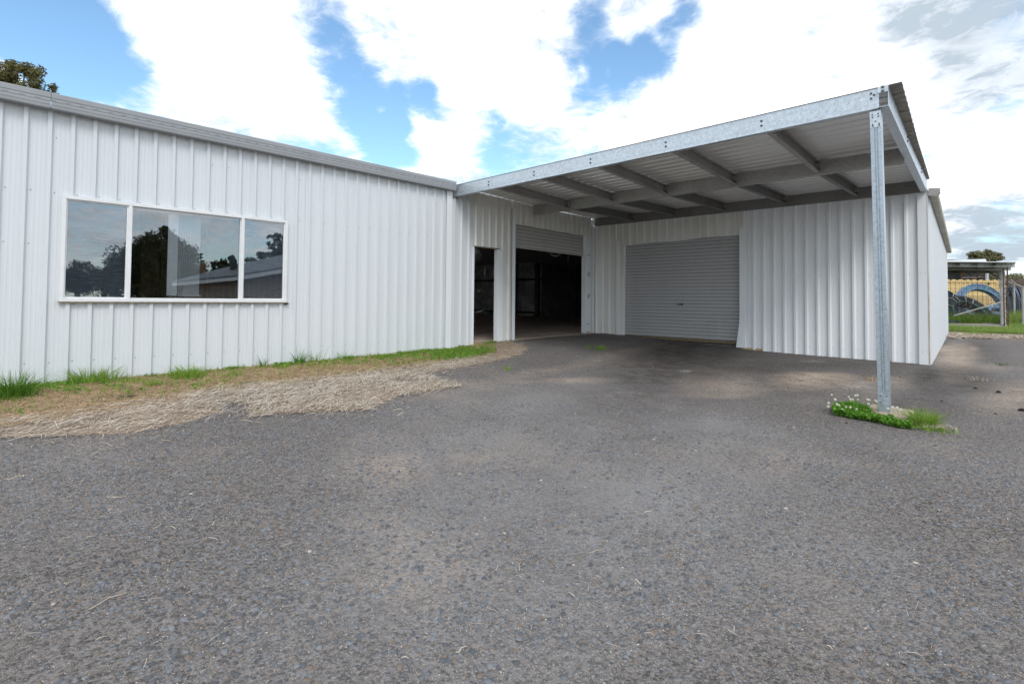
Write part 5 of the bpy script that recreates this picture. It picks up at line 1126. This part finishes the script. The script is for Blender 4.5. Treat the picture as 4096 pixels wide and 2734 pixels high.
for k, (cs, lb) in enumerate([([(230, 800, 1.6), (290, 790, 1.6), (350, 810, 1.7), (260, 860, 2.2), (340, 880, 2.2), (180, 870, 2.0)], 'low leafy tree mirrored in the left window pane'), ([(520, 830, 1.4), (480, 860, 1.4), (560, 850, 1.2), (430, 880, 1.6)], 'distant small tree mirrored in the left pane, second from the left'),
                              ([(640, 760, 1.5), (690, 730, 1.6), (620, 810, 1.8), (660, 870, 2.4), (590, 880, 2.0)], 'tree mirrored at the right side of the left pane')]):
    D_ = 48; c_ = [(mir(x, y, D_), r*.8) for x, y, r in cs]; bs = mir(cs[0][0], 1000, D_); bs[2] = -1.2; tree('garden_tree', bs, c_, 'conifer', lb, .15, 380, .3, 20+k, group='trees mirrored in the window')
D_ = 42; c_ = [(mir(x, y, D_), r) for x, y, r in ((1570, 770, .7), (1610, 755, .9), (1660, 750, .9), (1690, 760, .7), (1640, 780, 1.0))]; bs = mir(1620, 900, D_); bs[2] = -1.2; tree('garden_tree', bs, c_, 'conifer', 'round tree top mirrored behind the vent pipe of the house', .22, 140, .3, 31, group='trees mirrored in the window')
D_ = 36; c_ = [(mir(x, y, D_), r) for x, y, r in ((2110, 460, .5), (2150, 475, .7), (2150, 530, .8), (2170, 580, .8), (2130, 610, .8), (2060, 640, .8), (2010, 625, .5), (1950, 680, .7), (1890, 695, .6), (2180, 640, 1.0), (2220, 560, 1.2), (2230, 660, 1.4))]; bs = mir(2190, 900, D_); bs[2] = -1.2
tree('pine_tree', bs, c_, 'conifer', 'ragged pine mirrored at the edge of the right window pane', .22, 170, .3, 33, group='trees mirrored in the window', flat=.35)
# mirrored brick house with gable roof
hs = empty('brick_house', mir(1800, 950, 24), 'low brick house with grey roof, vent pipe and eaves mirrored in the window', 'house')
e0, e1 = mir(1150, 900, 26), mir(1760, 845, 22); r1_, r0_ = mir(2300, 630, 24), mir(1560, 790, 30)
e2 = mir(2340, 745, 19.5)
rm = MB(); rm.add([e0, e1, e2, r1_, r0_]+[v+np.array([0, 0, .12]) for v in (e0, e1, e2, r1_, r0_)], [(0, 1, 2, 3, 4), (9, 8, 7, 6, 5)]+[(k, 5+k, 5+(k+1) % 5, (k+1) % 5) for k in range(5)]); rm.build('roof', plain('grey_blue_roof', (.13, .16, .19), .6), hs)
m = M_('brick'); br = m.n('ShaderNodeTexBrick'); m.set(br.inputs['Vector'], m.co); br.inputs['Scale'].default_value = 4; br.inputs['Color1'].default_value = (.30, .24, .19, 1); br.inputs['Color2'].default_value = (.24, .19, .15, 1); br.inputs['Mortar'].default_value = (.4, .37, .33, 1); m.pbr(br.outputs[0], .9); MAT['brick'] = m.m
def wallq(a, b, z0_, mat, par, name='wall', back=.0):
    a, b = a.copy(), b.copy(); out = np.array([b[1]-a[1], a[0]-b[0], 0]); out /= np.linalg.norm(out); s_ = .5*np.sign(out[0]) if out[0] else .5
    a += out*s_; b += out*s_; MB().add([[a[0], a[1], z0_], [b[0], b[1], z0_], b, a, [a[0]+out[0]*s_*.4, a[1]+out[1]*s_*.4, z0_], [b[0]+out[0]*s_*.4, b[1]+out[1]*s_*.4, z0_], b+out*s_*.4, a+out*s_*.4], [(0, 1, 2, 3), (7, 6, 5, 4), (0, 3, 7, 4), (1, 5, 6, 2)]).build(name, mat, par)
wallq(e0, e1, -1.2, 'brick', hs); wallq(e1, e2, -1.2, 'brick', hs)
fbar('fascia', e0-np.array([0, 0, .05]), e1-np.array([0, 0, .05]), .06, .14, 'shed_pale', hs); fbar('fascia', e1-np.array([0, 0, .05]), e2-np.array([0, 0, .05]), .06, .14, 'shed_pale', hs)
vp = MB(); a_ = mir(1725, 770, 24); b_ = mir(1722, 690, 24); c_ = mir(1695, 650, 24); vp.tube([a_, b_, (b_+c_)/2, c_], .16, 8); vp.build('vent_pipe', plain('vent_green', (.06, .09, .09), .6), hs)
pl_ = mir(1437, 860, 30); pt_ = mir(1437, 718, 30); pl_[2] = -1.2; pl_[:2] = pt_[:2]; up_ = empty('power_pole', pl_, 'timber power pole with short crossarm mirrored in the window', 'pole'); MB().tube([pl_, pt_], .16, 8).build('pole', 'timber_brown', up_); MB().bar(mir(1418, 722, 30), mir(1455, 722, 30), .1, .1).build('crossarm', 'timber_brown', up_)
print('objects', len(bpy.data.objects), 'tris~', sum(len(o.data.polygons)*2 for o in bpy.data.objects if o.type == 'MESH'))
